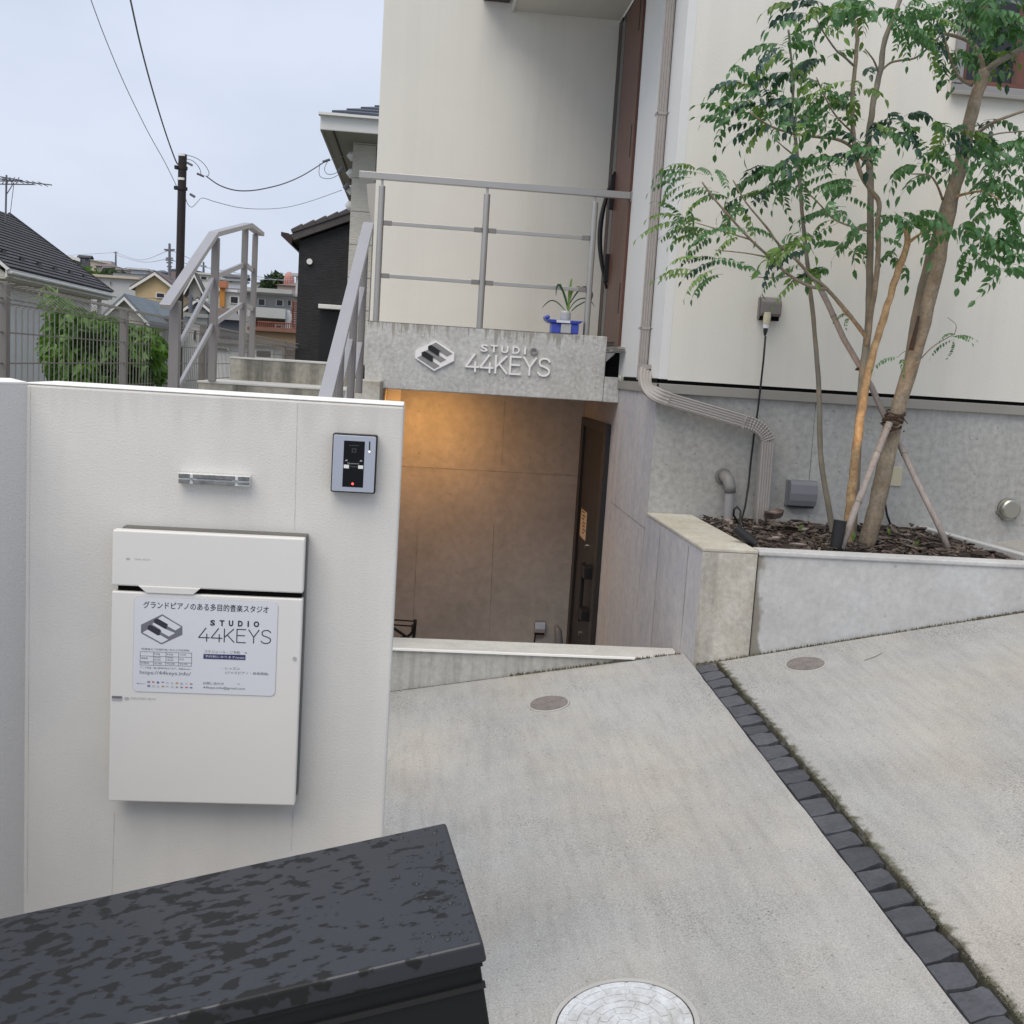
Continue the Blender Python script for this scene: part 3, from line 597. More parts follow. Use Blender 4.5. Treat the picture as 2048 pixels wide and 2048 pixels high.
# lower bends in front of the base, following the photo
def P_(px, py): return onY(px, py, 5.89)
def elbowpath(pts, n=5): return pts
class RB: pass
def ribbedpath(pts, wid, dep, ribs=5, parent=None, name='pipe', corr=None):
    m = MB(); n = ribs*4+1; rings = []
    for i, p in enumerate(pts):
        p = Vector(p); d = (Vector(pts[min(i+1,len(pts)-1)])-Vector(pts[max(i-1,0)])).normalized(); s_ = d.cross(Vector((0,-1,0))).normalized()*wid/2; ring = []
        cf = (.0025*(1 if i % 2 else -1)) if corr else 0
        s_ = s_*(1+cf*8)
        for k in range(n):
            t = k/(n-1); hh = dep+(.0022 if (k % 4) in (1,2) else -.0015)+cf; ring.append(p-s_+s_*2*t+Vector((0,-hh,0)))
        ring += [p+s_+Vector((0,.02,0)), p-s_+Vector((0,.02,0))]; rings.append(ring)
    K = len(rings[0]); b = 0
    for r in rings: m.v += r
    for i in range(len(rings)-1):
        for k in range(K): m.f.append((i*K+k, i*K+(k+1)%K, (i+1)*K+(k+1)%K, (i+1)*K+k))
    m.f.append(tuple(range(K))); m.f.append(tuple((len(rings)-1)*K+k for k in reversed(range(K))))
    return m.build(name, M['pvc'], parent)
W2 = .070
def spl(Q, k=5):
    P = []
    for i in range(len(Q)-1):
        a = Q[max(i-1,0)]; b = Q[i]; c_ = Q[i+1]; d = Q[min(i+2,len(Q)-1)]
        for q in range(k): t = q/k; P.append(.5*((2*b)+(c_-a)*t+(2*a-5*b+4*c_-d)*t*t+(3*b-a-3*c_+d)*t**3))
    return P+[Q[-1]]
ribbedpath(spl([onY(1291,737,6.2),onY(1289,755,6.12),onY(1292,769,6.02),onY(1301,781,5.94),onY(1316,790.5,5.9),P_(1336,798)]), .074, .034, 4, D, 'elbow')
ribbedpath([onY(1291.5,729,6.2),onY(1291,738,6.2)], .080, .040, 1, D, 'collar')
ribbedpath([P_(1334,797.7), P_(1340,799.5), P_(1488,843), P_(1489,843.3)], W2, .03, 5, D, 'pipe')
cc = []; c0 = P_(1489,843.3); c1 = P_(1532,878)
for i in range(23):
    t = i/22; ang = math.radians(17+73*t); 
    cc.append((1-t)**2*P_(1489,843.3)+2*t*(1-t)*P_(1527,853)+t*t*P_(1533,882))
ribbedpath(cc, W2, .03, 5, D, 'elbow', corr=True)
ribbedpath([P_(1533,882), P_(1528,950), P_(1520,1050)], W2, .03, 5, D, 'pipe')
ribbedpath([P_(1484,841.8), P_(1488,843)], W2*1.1, .034, 1, D, 'collar')
for z in (onX(1290,655,1.27).z, onX(1319,224,1.27).z):
    b = MB(); b.box(SX-.068,SX-.004,yA-.034,yA-.026,z-.006,z+.008).box(SX-.062,SX-.056,yA-.034,yA+.028,z-.006,z+.008); b.build('pipe_clip', M['pvc'], D, bevel=.001)
    MB().cyl((SX-.004,yA-.03,z),(SX+.03,5.99,z),.0025,6).build('clip_pin', M['post'], D)

# ------------------------------------------------------------------ basement door and fittings
bd = thing('basement_door', (SX,7.8,Z(-2.45)), 'dark charcoal basement door with long black pull handle in the stairwell side wall', 'door')
MB().box(SX-.035,SX-.001,7.275,7.40,Z(-2.45),Z(-.31)).build('frame_post', M['dark_frame'], bd, bevel=.003)
MB().box(SX-.028,SX-.001,8.30,8.42,Z(-2.45),Z(-.31)).build('frame_post', M['dark_frame'], bd, bevel=.003)
MB().box(SX-.033,SX-.001,7.401,8.299,Z(-.37),Z(-.31)).build('frame_head', M['dark_frame'], bd, bevel=.003)
lf = MB().box(SX-.012,SX-.001,7.405,8.295,Z(-2.45),Z(-.375)).build('door_leaf', M['dark_door'], bd)
for y_ in (7.43,7.47,7.51): MB().box(SX-.016,SX-.0125,y_,y_+.012,Z(-2.45),Z(-.38)).build('trim_groove', M['black'], lf)
def bx_(name, pts, xo, th, mt, parent):
    P = [onX(px,py,SX-xo) for px,py in pts]; return MB().prism(P, (th,0,0)).build(name, mt, parent)
MB().box(SX-.075,SX-.05,7.62,7.65,onX(1158,1240,SX-.06).z,onX(1165,1120,SX-.06).z).build('pull_handle', M['black'], lf, bevel=.004)
for a, b in ((1122,1147),(1214,1238)): MB().box(SX-.075,SX-.013,7.50,7.65,onX(1165,b,SX-.05).z,onX(1165,a,SX-.05).z).build('handle_mount', M['black'], lf, bevel=.004)
nz_ = bx_('notice', ((1163,1017),(1174,1026),(1170,1082),(1159,1070)), .014, .0012, M['paper'], lf)
m = MB(); 
for k, (ua, ub) in enumerate(((.15,.75),(.2,.85),(.15,.6),(.3,.8),(.2,.7),(.25,.9),(.15,.5))):
    y0, y1 = 8.1-.0, 7.9; 
    A_ = onX(1163,1019+k*7,SX-.0145); B_ = onX(1172,1027+k*7,SX-.0145); a = A_.lerp(B_,ua); b = A_.lerp(B_,ub); m.add([a,b,b+Vector((0,0,-.012)),a+Vector((0,0,-.012))],[(0,1,2,3)])
m.build('notice_print', M['inkgrey'], lf)
for yk in ((1173,1092),(1160,1266)):
    q = onX(*yk,SX-.02); MB().cyl((SX-.03,q.y,q.z),(SX-.012,q.y,q.z),.018,14).build('keyhole', M['steel'], lf)
# wall outlet in the stairwell
so_ = thing('stairwell_outlet', onY(1079,1270,8.44), 'small silver weatherproof outlet hood low on the stairwell back wall', 'outlet')
a = onY(1070,1243,8.4); b = onY(1090,1266,8.4)
MB().prism([(a.x,8.449,b.z),(a.x,8.40,b.z),(a.x,8.385,b.z+.03),(a.x,8.40,a.z-.008),(a.x,8.449,a.z)],(b.x-a.x,0,0)).build('hood', M['silver'], so_, bevel=.003)
MB().box(a.x+.005,b.x-.005,8.41,8.449,b.z-.02,b.z-.001).build('socket', M['black'], so_)
MB().tube([(a.x+.012,8.42,b.z-.02),(a.x+.008,8.42,b.z-.08),(a.x+.0,8.42,b.z-.3)],.006,8).build('cable', M['black'], so_)
MB().tube([onY(1112,1250,8.3),onY(1116,1262,8.28),onY(1118,1290,8.28),onY(1119,1330,8.28)],[.012,.03,.032,.02],10).build('doorstop_sleeve', M['greybox'], smooth=True, label='blurred grey rounded object on the floor beside the basement door', cat='object')
# black wire stand in the corner
ws = thing('folding_stand', onY(805,1330,8.2), 'black folding metal stand in the left corner of the stairwell', 'stand')
def wp(x, y, Y=8.2): return onY(780+x/24.15, 1220+y/24.15, Y)
for pts, r in (([wp(1225,460),wp(1210,700),wp(1170,1100),wp(1110,1600),wp(1080,2400)],.013),([wp(1100,700),wp(1085,1050),wp(980,1190),wp(820,1290),wp(500,1350)],.011),([wp(-200,640),wp(260,930),wp(780,1290),wp(1100,1500)],.011)):
    MB().tube(pts, r, 8).build('leg', M['black'], ws, smooth=True)
for pts in ([wp(-600,420),wp(1210,545)],[wp(-600,660),wp(1090,780)],[wp(-600,1300),wp(1100,1380)]): MB().tube(pts,.006,6).build('wire_rail', M['black'], ws)
# lamp in the stairwell ceiling, warm
cl = thing('stairwell_ceiling_light', (.12,7.88,Z(-.14)), 'warm round downlight under the porch over the basement stairwell', 'ceiling light')
MB().cyl((.12,7.88,Z(-.1385)),(.12,7.88,Z(-.145)),.05,24).build('housing', M['white'], cl)
MB().cyl((.12,7.88,Z(-.1455)),(.12,7.88,Z(-.148)),.04,24).build('diffuser', mat('lamp_glow', (.8,.6,.3), .5, emit=(1,.55,.18), estr=12), cl)
pl_ = bpy.data.lights.new('stairwell_lamp', 'AREA'); pl_.shape = 'DISK'; pl_.size = .12; pl_.energy = 7.5; pl_.color = (1,.46,.11); pl_.spread = math.radians(175)
po = bpy.data.objects.new('stairwell_lamp', pl_); COL.objects.link(po); po.location = (.12,7.88,Z(-.152)); po.rotation_euler = (math.radians(12),0,0)

# ------------------------------------------------------------------ steps and their railings on the left
ST = thing('entrance_steps', (-.85,7.5,Z(-1.6)), 'grey concrete steps with stained risers climbing behind the mailbox wall', 'steps')
lev = [(-.165,6.6,7.3),(-.016,7.3,10.0)]
zz, yy = -.165, 6.6
for k in range(7):
    zz -= .155; lev.append((zz, yy-.34, yy)); yy -= .34
for z, y0, y1 in lev:
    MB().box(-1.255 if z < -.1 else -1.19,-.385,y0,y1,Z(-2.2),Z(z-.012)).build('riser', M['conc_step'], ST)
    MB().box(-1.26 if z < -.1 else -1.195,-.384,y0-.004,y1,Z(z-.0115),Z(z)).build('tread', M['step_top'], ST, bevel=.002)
MB().box(-.384,-.2,6.55,7.098,Z(-2.6),Z(-.105)).build('stair_side_wall', M['conc_tan'], kind='structure', bevel=.004)
def rail_bar(P, parent, wd=.055, ht=.02, name='handrail', mt=None):
    for a, b in zip(P, P[1:]): MB().bar(a, b, wd, ht).build(name, mt or M['alu_grey'], parent, bevel=.002)
LR = thing('left_stair_railing', (-1.2,6.7,Z(-.17)), 'grey flat-topped stair railing on the left side of the steps turning at the top', 'railing')
pA, pB, pC, pD = onY(330,614,5.6), onY(428,468,6.6), onY(497,450,7.45), onY(516,466,8.0)
rail_bar([pA+(pA-pB)*.0, pB, pC, onY(521,468,8.2)], LR, .055, .028)
def lpost(px, pyb, Y, ztop, rr=.02, parent=LR, zb=None):
    b = onY(px, pyb, Y); z0 = zb if zb is not None else b.z
    return MB().box(b.x-rr,b.x+rr,b.y-rr,b.y+rr,z0,ztop).build('post', M['post'], parent, bevel=.003)
qa = lpost(349, 700, 5.75, onY(349,601,5.75).z, .025, zb=Z(-.55)); qb = lpost(424, 762, 6.6, pB.z-.02, .021); qc = lpost(483, 713, 7.45, pC.z-.02, .019); qd = lpost(503, 715, 8.0, pD.z-.01, .018)
def cpt(px, py, Y): return onY(px, py, Y)
for pts in ([(360,688,5.78),(426,560,6.58)],[(434,552,6.62),(486,530,7.43)],[(492,530,7.5),(505,540,8.0)],[(357,775,5.78),(424,652,6.58)],[(432,644,6.62),(484,609,7.43)],[(492,611,7.5),(505,618,8.0)]):
    MB().bar(cpt(*pts[0]), cpt(*pts[1]), .018, .030).build('mid_rail', M['alu_grey'], LR, bevel=.002)
RR = thing('right_stair_railing', (-.33,5.8,Z(-.3)), 'steep grey flat-topped stair railing between the steps and the basement stairwell', 'railing')
pE, pG = onY(737,449,6.3), onY(651,797,4.6); dd = pG-pE
rail_bar([pE, pG+dd*.25], RR, .058, .028)
for px, pyt, Y, zb in ((681,690,5.05,Z(-.9)),(705,560,5.65,Z(-.6)),(721,520,6.2,Z(-.172))):
    b = onY(px, 700, Y); t = (Y-pE.y)/(pG.y-pE.y); zt = pE.z+(pG.z-pE.z)*t-.015
    MB().cyl((b.x,Y,zb),(b.x,Y,zt),.0195,14).build('post', M['post'], RR)
xr = -.318
for dz in (.30, .60):
    for ya, yb in ((5.05,5.65),(5.65,6.2),(4.6,5.05)):
        za = pE.z+(pG.z-pE.z)*(ya-pE.y)/(pG.y-pE.y)-dz; zb_ = pE.z+(pG.z-pE.z)*(yb-pE.y)/(pG.y-pE.y)-dz
        xa_ = pE.x+(pG.x-pE.x)*(ya-pE.y)/(pG.y-pE.y)-.012; xb_ = pE.x+(pG.x-pE.x)*(yb-pE.y)/(pG.y-pE.y)-.012
        MB().bar((xa_,ya+.01,za),(xb_,yb-.02,zb_),.034,.012).build('mid_rail', M['alu_grey'], RR, bevel=.001)

# ------------------------------------------------------------------ mailbox wall
YW = 2.35
mw = thing('mailbox_wall', (-.4,YW+.1,Z(-1.62)), 'white stucco gate wall carrying the mailbox, intercom and glass nameplate', 'wall')
zt = Z(-.0835); xr_ = -.0195; xl_ = onY(50,900,YW).x
MB().box(xl_,xr_,YW,YW+.2,Z(-1.75),zt-.004).build('wall', M['stucco'], mw, bevel=.005)
MB().box(xl_,xr_-.001,YW+.001,YW+.199,zt-.0035,zt).build('cap', M['stuccocap'], mw, bevel=.003)
e = Vector((-.30,-.62,0)); fp = [Vector((xl_+.004,YW+.0035,0)), Vector((xl_+.004,YW+.0035,0))+e, Vector((xl_-.1,YW+.24,0))+e, Vector((xl_-.1,YW+.2,0))]
MB().hexa([p+Vector((0,0,Z(-1.75))) for p in fp],[p+Vector((0,0,zt-.004)) for p in fp]).build('wall_return', mat('shaded_stucco', (.62,.60,.575), .9, bump=.4, bscale=210, bdist=.0035), mw)  # same stucco, colour darkened to paint in the shade of the turned-away face
MB().hexa([p+Vector((0,0,zt-.0035)) for p in fp],[p+Vector((0,0,zt)) for p in fp]).build('cap', M['stuccocap'], mw)
for a, b in (((595,805),(589,1060)),((586,1618),(583,1700)),((61,772),(55,1790)),((229,1625),(224,1790))):
    seam(onY(*a,YW), onY(*b,YW), .0014, M['crack'], mw, .0004, 'hairline_seam')

# ------------------------------------------------------------------ mailbox
YM = 2.292
mb_ = thing('mailbox', onY(405,1605,2.33), 'off-white steel mailbox with delivery door and printed studio sheet on the white wall', 'mailbox')
c1_ = [onY(*p,YM) for p in ((224.8,1060),(611,1077),(604.5,1187),(224,1171))]; c2_ = [onY(*p,YM) for p in ((223.3,1183),(606,1197.5),(588,1611),(216,1604))]
X0 = (c1_[0].x+c2_[3].x)/2; X1 = (c1_[1].x+c2_[2].x)/2; zA = (c1_[0].z+c1_[1].z)/2; zB = (c1_[2].z+c1_[3].z)/2; zC = (c2_[0].z+c2_[1].z)/2; zD = (c2_[2].z+c2_[3].z)/2
MB().box(X0+.012,X1+.003,YM+.028,YW-.001,zD+.012,zA+.003).build('body', M['mbox_side'], mb_, bevel=.003)
MB().box(X0+.01,X1-.004,YM+.012,YM+.0275,zC-.01,zB+.01).build('slot_shadow', M['void'], mb_)
MB().box(X0,X1,YM,YM+.027,zB,zA).build('letter_flap', M['mbox'], mb_, bevel=.0035, seg=3)
door = MB().box(X0,X1,YM+.001,YM+.027,zD,zC).build('delivery_door', M['mbox'], mb_, bevel=.0035, seg=3)
a = onY(276,1171,YM); b = onY(402,1176,YM); c_ = onY(386,1188.5,YM); d_ = onY(293,1187,YM); zz_ = (c_.z+d_.z)/2
MB().prism([(a.x,YM-.002,zB+.002),(d_.x,YM-.002,zz_),(c_.x,YM-.002,zz_),(b.x,YM-.002,zB+.002)][::-1],(0,.012,0)).build('finger_lip', M['mbox'], mb_, bevel=.0015)
def sp(x, y, Y=YM-.0006): return onY(250+x/6.0375, 1180+y/6.0375, Y)
def tx(parent, s, xl, yl, xr2, yr, h, mt, name='printed_text', bold=.0, spacing=1.0, Y=YM-.0009, conv=None):
    f = conv or sp
    a, b = f(xl, yl), f(xr2, yr); zc = (a.z+b.z)/2; hh = h/ (6.0375 if conv is None else conv.k) * Y/F
    return text_mesh(MB(), s, a.x, b.x, zc-hh/2, zc+hh/2, Y, 0, bold, spacing).build(name, mt, parent)
# rounded sheet
a, b, c_, d_ = sp(118,80), sp(1852,150), sp(1805,1290), sp(90,1215)
sx0, sx1, sz1, sz0 = (a.x+d_.x)/2, (b.x+c_.x)/2, (a.z+b.z)/2, (c_.z+d_.z)/2
def rrect(x0, x1, z0, z1, r, y, n=6):
    P = []
    for cx, cz, s0 in ((x1-r,z0+r,-90),(x1-r,z1-r,0),(x0+r,z1-r,90),(x0+r,z0+r,180)):
        for k in range(n+1): t = math.radians(s0+90*k/n); P.append((cx+r*math.cos(t), y, cz+r*math.sin(t)))
    return P
MB().prism([(p[0],p[1],p[2]) for p in rrect(sx0-.0008,sx1+.0008,sz0-.0008,sz1+.0008,.011,YM+.0004)],(0,.0008,0)).build('sheet_edge', M['inklight'], mb_)
sheet = MB().prism(rrect(sx0,sx1,sz0,sz1,.010,YM-.0004),(0,.0014,0)).build('notice_sheet', M['sheet'], mb_)
tx(sheet, 'グランドピアノのある多目的音楽スタジオ', 222,178,1735,235,88, M['ink'], bold=.006)
for i, ch in enumerate('STUDIO'):
    cx = [1058,1172,1280,1393,1488,1587][i]; hw = [29,29,27,29,9,34][i]; yy_ = 396+i*3.4
    tx(sheet, ch, cx-hw, yy_, cx+hw, yy_, 72, M['ink'], bold=.045)
a = sp(888,603); b = sp(1768,655); zb_ = (sp(1290,630)).z; zt_ = sp(1290,472).z
keysword(sheet, a.x, b.x, zb_, zt_, YM-.0009, .0020, .0002, M['ink'], 'printed_letter')
def s2(mb, pts, Y=YM-.0008):
    P = [sp(x,y,Y) for x,y in pts]; P.reverse(); return mb.add(P,[tuple(range(len(P)))])
s2(MB(), [(450,292),(692,440),(692,540),(440,657),(193,520),(193,420)]).build('printed_emblem', M['inkgrey'], sheet)
wk = [[(450,310),(678,445),(610,490),(395,345)],[(375,392),(600,520),(520,565),(505,545),(300,428),(345,400)],[(215,510),(275,478),(420,550),(520,600),(440,640)]]
for k in ([(450,312),(676,447),(608,488),(520,440),(510,410),(400,345)],[(345,395),(375,410),(480,468),(605,520),(530,562),(440,512),(425,475),(330,415)],[(212,512),(272,478),(390,548),(430,545),(522,600),(440,640)]):
    s2(MB(), k, YM-.0010).build('printed_key', M['sheet'], sheet)
for k in ([(352,358),(385,345),(520,415),(505,430),(505,462),(480,468),(352,392)],[(272,440),(305,420),(440,492),(420,510),(420,543),(400,548),(272,470)]):
    s2(MB(), k, YM-.0012).build('printed_key', M['ink'], sheet)
tx(sheet, '1時間毎のご利用料金(1名以上の利用時)', 195,712,780,732,30, M['inkgrey'])
m = MB()
for (x0_, y0_, x1_, y1_) in ((182,740,808,760),(180,792,806,812),(178,860,803,880),(178,902,803,918)):
    s2(m, [(x0_,y0_),(x1_,y1_),(x1_,y1_+5),(x0_,y0_+5)])
for xx, ya, yb in ((182,740,905),(344,746,912),(493,750,914),(645,755,917),(803,760,920)): s2(m, [(xx,ya),(xx+5,ya),(xx+2,yb),(xx-3,yb)])
m.build('printed_table', M['inkgrey'], sheet)
for s_, x, y, wd in (('平日昼',385,772,78),('平日夜',540,778,78),('土日祝',698,780,72),('時間帯',235,822,78),('利用料',242,880,100),('¥1,980',400,888,90),('¥2,200',553,890,92),('¥2,420',708,893,90),('終日',683,836,50)):
    tx(sheet, s_, x-wd/2,y,x+wd/2,y+2,22, M['inkgrey'])
for x, y in ((392,815),(545,818)):
    for k in (0,1): tx(sheet, ('10:00' if k == 0 else '18:00'), x-38,y+k*28,x+38,y+k*28+1,17, M['inkgrey'])
tx(sheet, 'バンド料金・個人練習料金あります。詳細はwebへ', 182,935,800,955,24, M['inkgrey'])
tx(sheet, 'https://44keys.info/', 180,1002,795,1015,58, M['inkgrey'])
tx(sheet, 'スケジュール・ご予約', 960,742,1388,755,40, M['inkgrey'])
tx(sheet, '→', 1440,757,1475,760,16, M['ink'], bold=.03)
s2(MB(), [(948,772),(1455,785),(1453,846),(946,830)], YM-.0009).build('printed_band', M['inkblue'], sheet)
tx(sheet, '予約制になります(web)', 965,802,1440,818,36, M['sheet'], Y=YM-.0013)
tx(sheet, 'レッスン', 1212,945,1388,952,32, M['inkgrey'])
tx(sheet, '(ジャズピアノ・音楽理論)', 1212,998,1732,1015,40, M['inkgrey'])
tx(sheet, '→', 1165,945,1190,946,12, M['inklight'])
tx(sheet, 'お問い合わせ', 942,1124,1195,1132,36, M['inkgrey'])
tx(sheet, '→', 1350,1134,1386,1136,15, M['ink'])
tx(sheet, '44keys.info@gmail.com', 942,1180,1448,1192,38, M['inkgrey'])
tx(sheet, '● Square', 145,1128,240,1132,16, M['inkgrey'])
icols = [(.25,.25,.3),(.55,.12,.12),(.08,.14,.35),(.2,.22,.3),(.5,.5,.5),(.5,.5,.55),(.5,.3,.15),(.4,.4,.4),(.5,.5,.5),(.35,.3,.25)]
icm = [mat('card_icon', c_, .6) for c_ in icols]
for r_i in range(2):
    for k in range(10):
        x = 270+k*57; y = 1098+r_i*48+k*3; q = icm[(k+r_i*3) % 10]; hh = random.choice((14,18,24)); s2(MB(), [(x,y),(x+random.choice((24,30,36)),y+1),(x+30,y+hh),(x,y+hh)], YM-.0009).build('card_icon', q, sheet)
# small print on the steel doors
class C2: 
    k = 3.2206
    def __call__(s, x, y, Y=YM-.0009): return onY(200+x/3.2206, 1040+y/3.2206, Y)
cv = C2()
def q2(pts, mt, name, parent, Y=YM-.0006):
    P = [cv(x,y,Y) for x,y in pts]; P.reverse(); return MB().add(P,[tuple(range(len(P)))]).build(name, mt, parent)
q2([(76,1133),(142,1135),(142,1150),(76,1148)], M['inkgrey'], 'printed_mark', door); q2([(76,1151),(142,1153),(141,1164),(75,1162)], M['inklight'], 'printed_mark', door)
q2([(172+16*math.cos(t*.7), 1149+9*math.sin(t*.7)) for t in range(9)], M['inklight'], 'printed_mark', door)
tx(door, 'DELIVERY BOX', 200,1148,360,1153,14, M['inklight'], conv=cv, Y=YM-.0006)
q2([(180+13*math.cos(t*.7), 250+7*math.sin(t*.7)) for t in range(9)], M['inklight'], 'printed_mark', door)
tx(door, 'MAIL BOX', 222,252,322,256,10, M['inklight'], conv=cv, Y=YM-.0006)
kq = onY(595,1317,YM); MB().cyl((X1-.012,YM+.0005,kq.z),(X1-.012,YM-.001,kq.z),.004,12).build('lock_dot', M['inklight'], door)

# ------------------------------------------------------------------ intercom
YI = 2.318
def ip(x, y, Y=YI): return onY(640+x/11.364, 840+y/11.364, Y)
it = thing('intercom', ip(750,1650,2.33), 'silver video intercom with black panel and red light beside the wall edge', 'intercom')
def irect(name, TL, TR, BR, BL, r, Y, th, mt, parent):
    a, b, c_, d_ = [ip(*p, Y) for p in (TL,TR,BR,BL)]
    return MB().prism(rrect((a.x+d_.x)/2,(b.x+c_.x)/2,(c_.z+d_.z)/2,(a.z+b.z)/2,r,Y),(0,th,0)).build(name, mt, parent, bevel=.0006)
irect('housing', (285,305),(1310,345),(1255,1680),(245,1630), .004, YI+.006, .026, M['black'], it)
irect('front_plate', (305,335),(1272,380),(1222,1662),(268,1605), .003, YI, .0055, M['silver'], it)
pn = irect('camera_panel', (542,465),(1020,490),(978,1542),(508,1515), .001, YI-.0008, .0006, M['gloss_black'], it)
def ie(pts, mt, name, Y=YI-.0012, parent=None):
    P = [ip(x,y,Y) for x,y in pts]; P.reverse(); return MB().add(P,[tuple(range(len(P)))]).build(name, mt, parent or pn)
ie([(1115,490),(1145,490),(1138,690),(1110,690)], M['black'], 'microphone_slot')
q = ip(1122,720,YI-.001); MB().cyl(q, q+Vector((0,-.0006,0)), .0022, 12).build('status_dot', mat('white_led', (.8,.8,.8), .4, emit=(1,1,1), estr=.6), pn)
ie([(720,640),(830,640),(830,745),(718,745)], mat('lens_ring', (.03,.03,.03), .3), 'lens'); q = ip(775,690,YI-.0014); MB().cyl(q, q+Vector((0,-.001,0)), .0022, 14).build('lens', M['gloss_black'], pn)
ie([(655,570),(890,575),(880,590),(665,585)], mat('dark_grey_print', (.05,.05,.05), .4), 'lens_mark')
ie([(560,935),(600,895),(635,920)], M['inklight'], 'arrow_mark'); ie([(895,945),(930,905),(968,940)], M['inklight'], 'arrow_mark')
ie([(540,1012),(660,1020),(655,1100),(538,1092)], M['white'], 'name_tag'); ie([(868,1030),(982,1035),(978,1112),(865,1106)], M['white'], 'name_tag')
a, b = ip(630,975), ip(890,985); text_mesh(MB(), 'Panasonic', a.x, b.x, a.z-.0018, a.z+.0012, YI-.0012).build('printed_text', M['inklight'], pn)
a, b = ip(680,1052), ip(845,1058); text_mesh(MB(), 'VIDEO', a.x, b.x, a.z-.0012, a.z+.0008, YI-.0012).build('printed_text', M['inkgrey'], pn)
q = ip(740,1450,YI-.001); MB().cyl(q, q+Vector((0,-.0006,0)), .0024, 14).build('call_light', M['led'], pn)

# ------------------------------------------------------------------ glass nameplate
YN = 2.325
def np_(x, y, Y=YN): return onY(340+x/10.733, 920+y/10.733, Y)
a = np_(160,300); b = np_(1705,465); zc = np_(930,430).z; h_ = .0108
nm = thing('nameplate', (0.5*(a.x+b.x),YN+.01,zc-h_), 'small clear acrylic nameplate bar with dark etched lettering on the white wall', 'nameplate')
x0, x1 = a.x+.002, b.x; L_ = x1-x0
MB().box(x0-.0015,x1,YN+.003,YW-.001,zc-h_,zc+h_).build('acrylic_block', M['acryl_clear'], nm, bevel=.001)
for s_ in (1,-1):
    for u0, u1, ok in ((0,.155,1),(.2,.79,1),(.835,1,1)):
        z0, z1 = sorted((zc+s_*.0012, zc+s_*(h_-.0006)))
        zz0 = z0+(.003 if (s_ < 0 and u0 > .8) else 0)
        MB().box(x0+L_*u0,x0+L_*u1,YN+.0005,YN+.0028,zz0,z1).build('bevelled_facet', M['acryl'], nm, bevel=.0009)
for u in (.178,.812): MB().cyl((x0+L_*u,YN+.003,zc),(x0+L_*u,YN-.001,zc),.0028,14).build('stud', M['steel'], nm)
m = MB(); random.seed(9)
for k in range(26):
    u = .26+.5*k/26; x = x0+L_*u; hh = random.uniform(.0006,.0022); m.box(x,x+L_*.013,YN-.0002,YN+.0003,zc+.0006,zc+.0006+hh)
m.build('etched_lettering', M['ink'], nm)

# ------------------------------------------------------------------ charcoal box in the corner, tilted with the drive
def bxp(px, py, h=-.8):
    d = ray(px, py); t = h/(d.z-.2*d.x-.06*d.y); p = d*t; return Vector((p.x,p.y,p.z+CZ))
n_ = Vector((-.2,-.06,1)).normalized()
q0, q1, q2_, q3 = bxp(893,1643), bxp(0,1835), bxp(968,1885), bxp(274,2048)
u = (q1-q0).normalized(); v = n_.cross(u); v = -v if v.dot(q2_-q0) < 0 else v; v.normalize(); wd = (q2_-q0).dot(v)
bb = thing('utility_box', q0+u*.5+v*wd/2-n_*.85, 'charcoal metal box with rain-spotted lid standing in front of the white wall', 'box')
def bl(s, t, h): return q0+u*s+v*t+n_*h
lid = MB().hexa([bl(0,0,-.028),bl(0,wd,-.028),bl(1.1,wd,-.028),bl(1.1,0,-.028)],[bl(.0015,.0015,0),bl(.0015,wd-.0015,0),bl(1.1,wd,0),bl(1.1,0,0)]).build('lid', M['wetlid'], bb, bevel=.0045, seg=3)
MB().hexa([bl(.006,.004,-.034),bl(.006,wd-.004,-.034),bl(1.09,wd-.004,-.034),bl(1.09,.004,-.034)],[bl(.006,.004,-.0285),bl(.006,wd-.004,-.0285),bl(1.09,wd-.004,-.0285),bl(1.09,.004,-.0285)]).build('lid_lip', M['boxbody'], bb)
MB().hexa([bl(.008,.006,-.85),bl(.008,wd-.010,-.85),bl(1.09,wd-.010,-.85),bl(1.09,.006,-.85)],[bl(.008,.006,-.0345),bl(.008,wd-.010,-.0345),bl(1.09,wd-.010,-.0345),bl(1.09,.006,-.0345)]).build('body', M['boxbody'], bb, bevel=.004)
MB().hexa([bl(.006,wd-.011,-.066),bl(.006,wd-.006,-.066),bl(1.09,wd-.006,-.066),bl(1.09,wd-.011,-.066)],[bl(.006,wd-.011,-.058),bl(.006,wd-.006,-.058),bl(1.09,wd-.006,-.058),bl(1.09,wd-.011,-.058)]).build('trim_strip', M['black'], bb)
m = MB(); random.seed(21)
def drop(mb, c, r, h):
    k = 8; ring = [[c+(u*math.cos(2*math.pi*i/k)*r*f+v*math.sin(2*math.pi*i/k)*r*f*.8)+n_*hh for i in range(k)] for f, hh in ((1,0),(.85,h*.55),(.5,h*.9))]
    vs_ = ring[0]+ring[1]+ring[2]+[c+n_*h]
    fs_ = [(j*k+i,j*k+(i+1)%k,(j+1)*k+(i+1)%k,(j+1)*k+i) for j in range(2) for i in range(k)]+[(2*k+i,2*k+(i+1)%k,3*k) for i in range(k)]
    mb.add(vs_, fs_)
for k in range(105):
    s_ = abs(random.gauss(.03,.035)) if k < 85 else random.uniform(0,.8); t = random.uniform(.01,wd-.015); drop(m, bl(s_+.008,t,.0002), random.uniform(.0010,.0024)*(1 if random.random() < .75 else 1.9), random.uniform(.0008,.0018))
m.build('rain_drops', M['drop'], bb, smooth=True, kind='stuff')

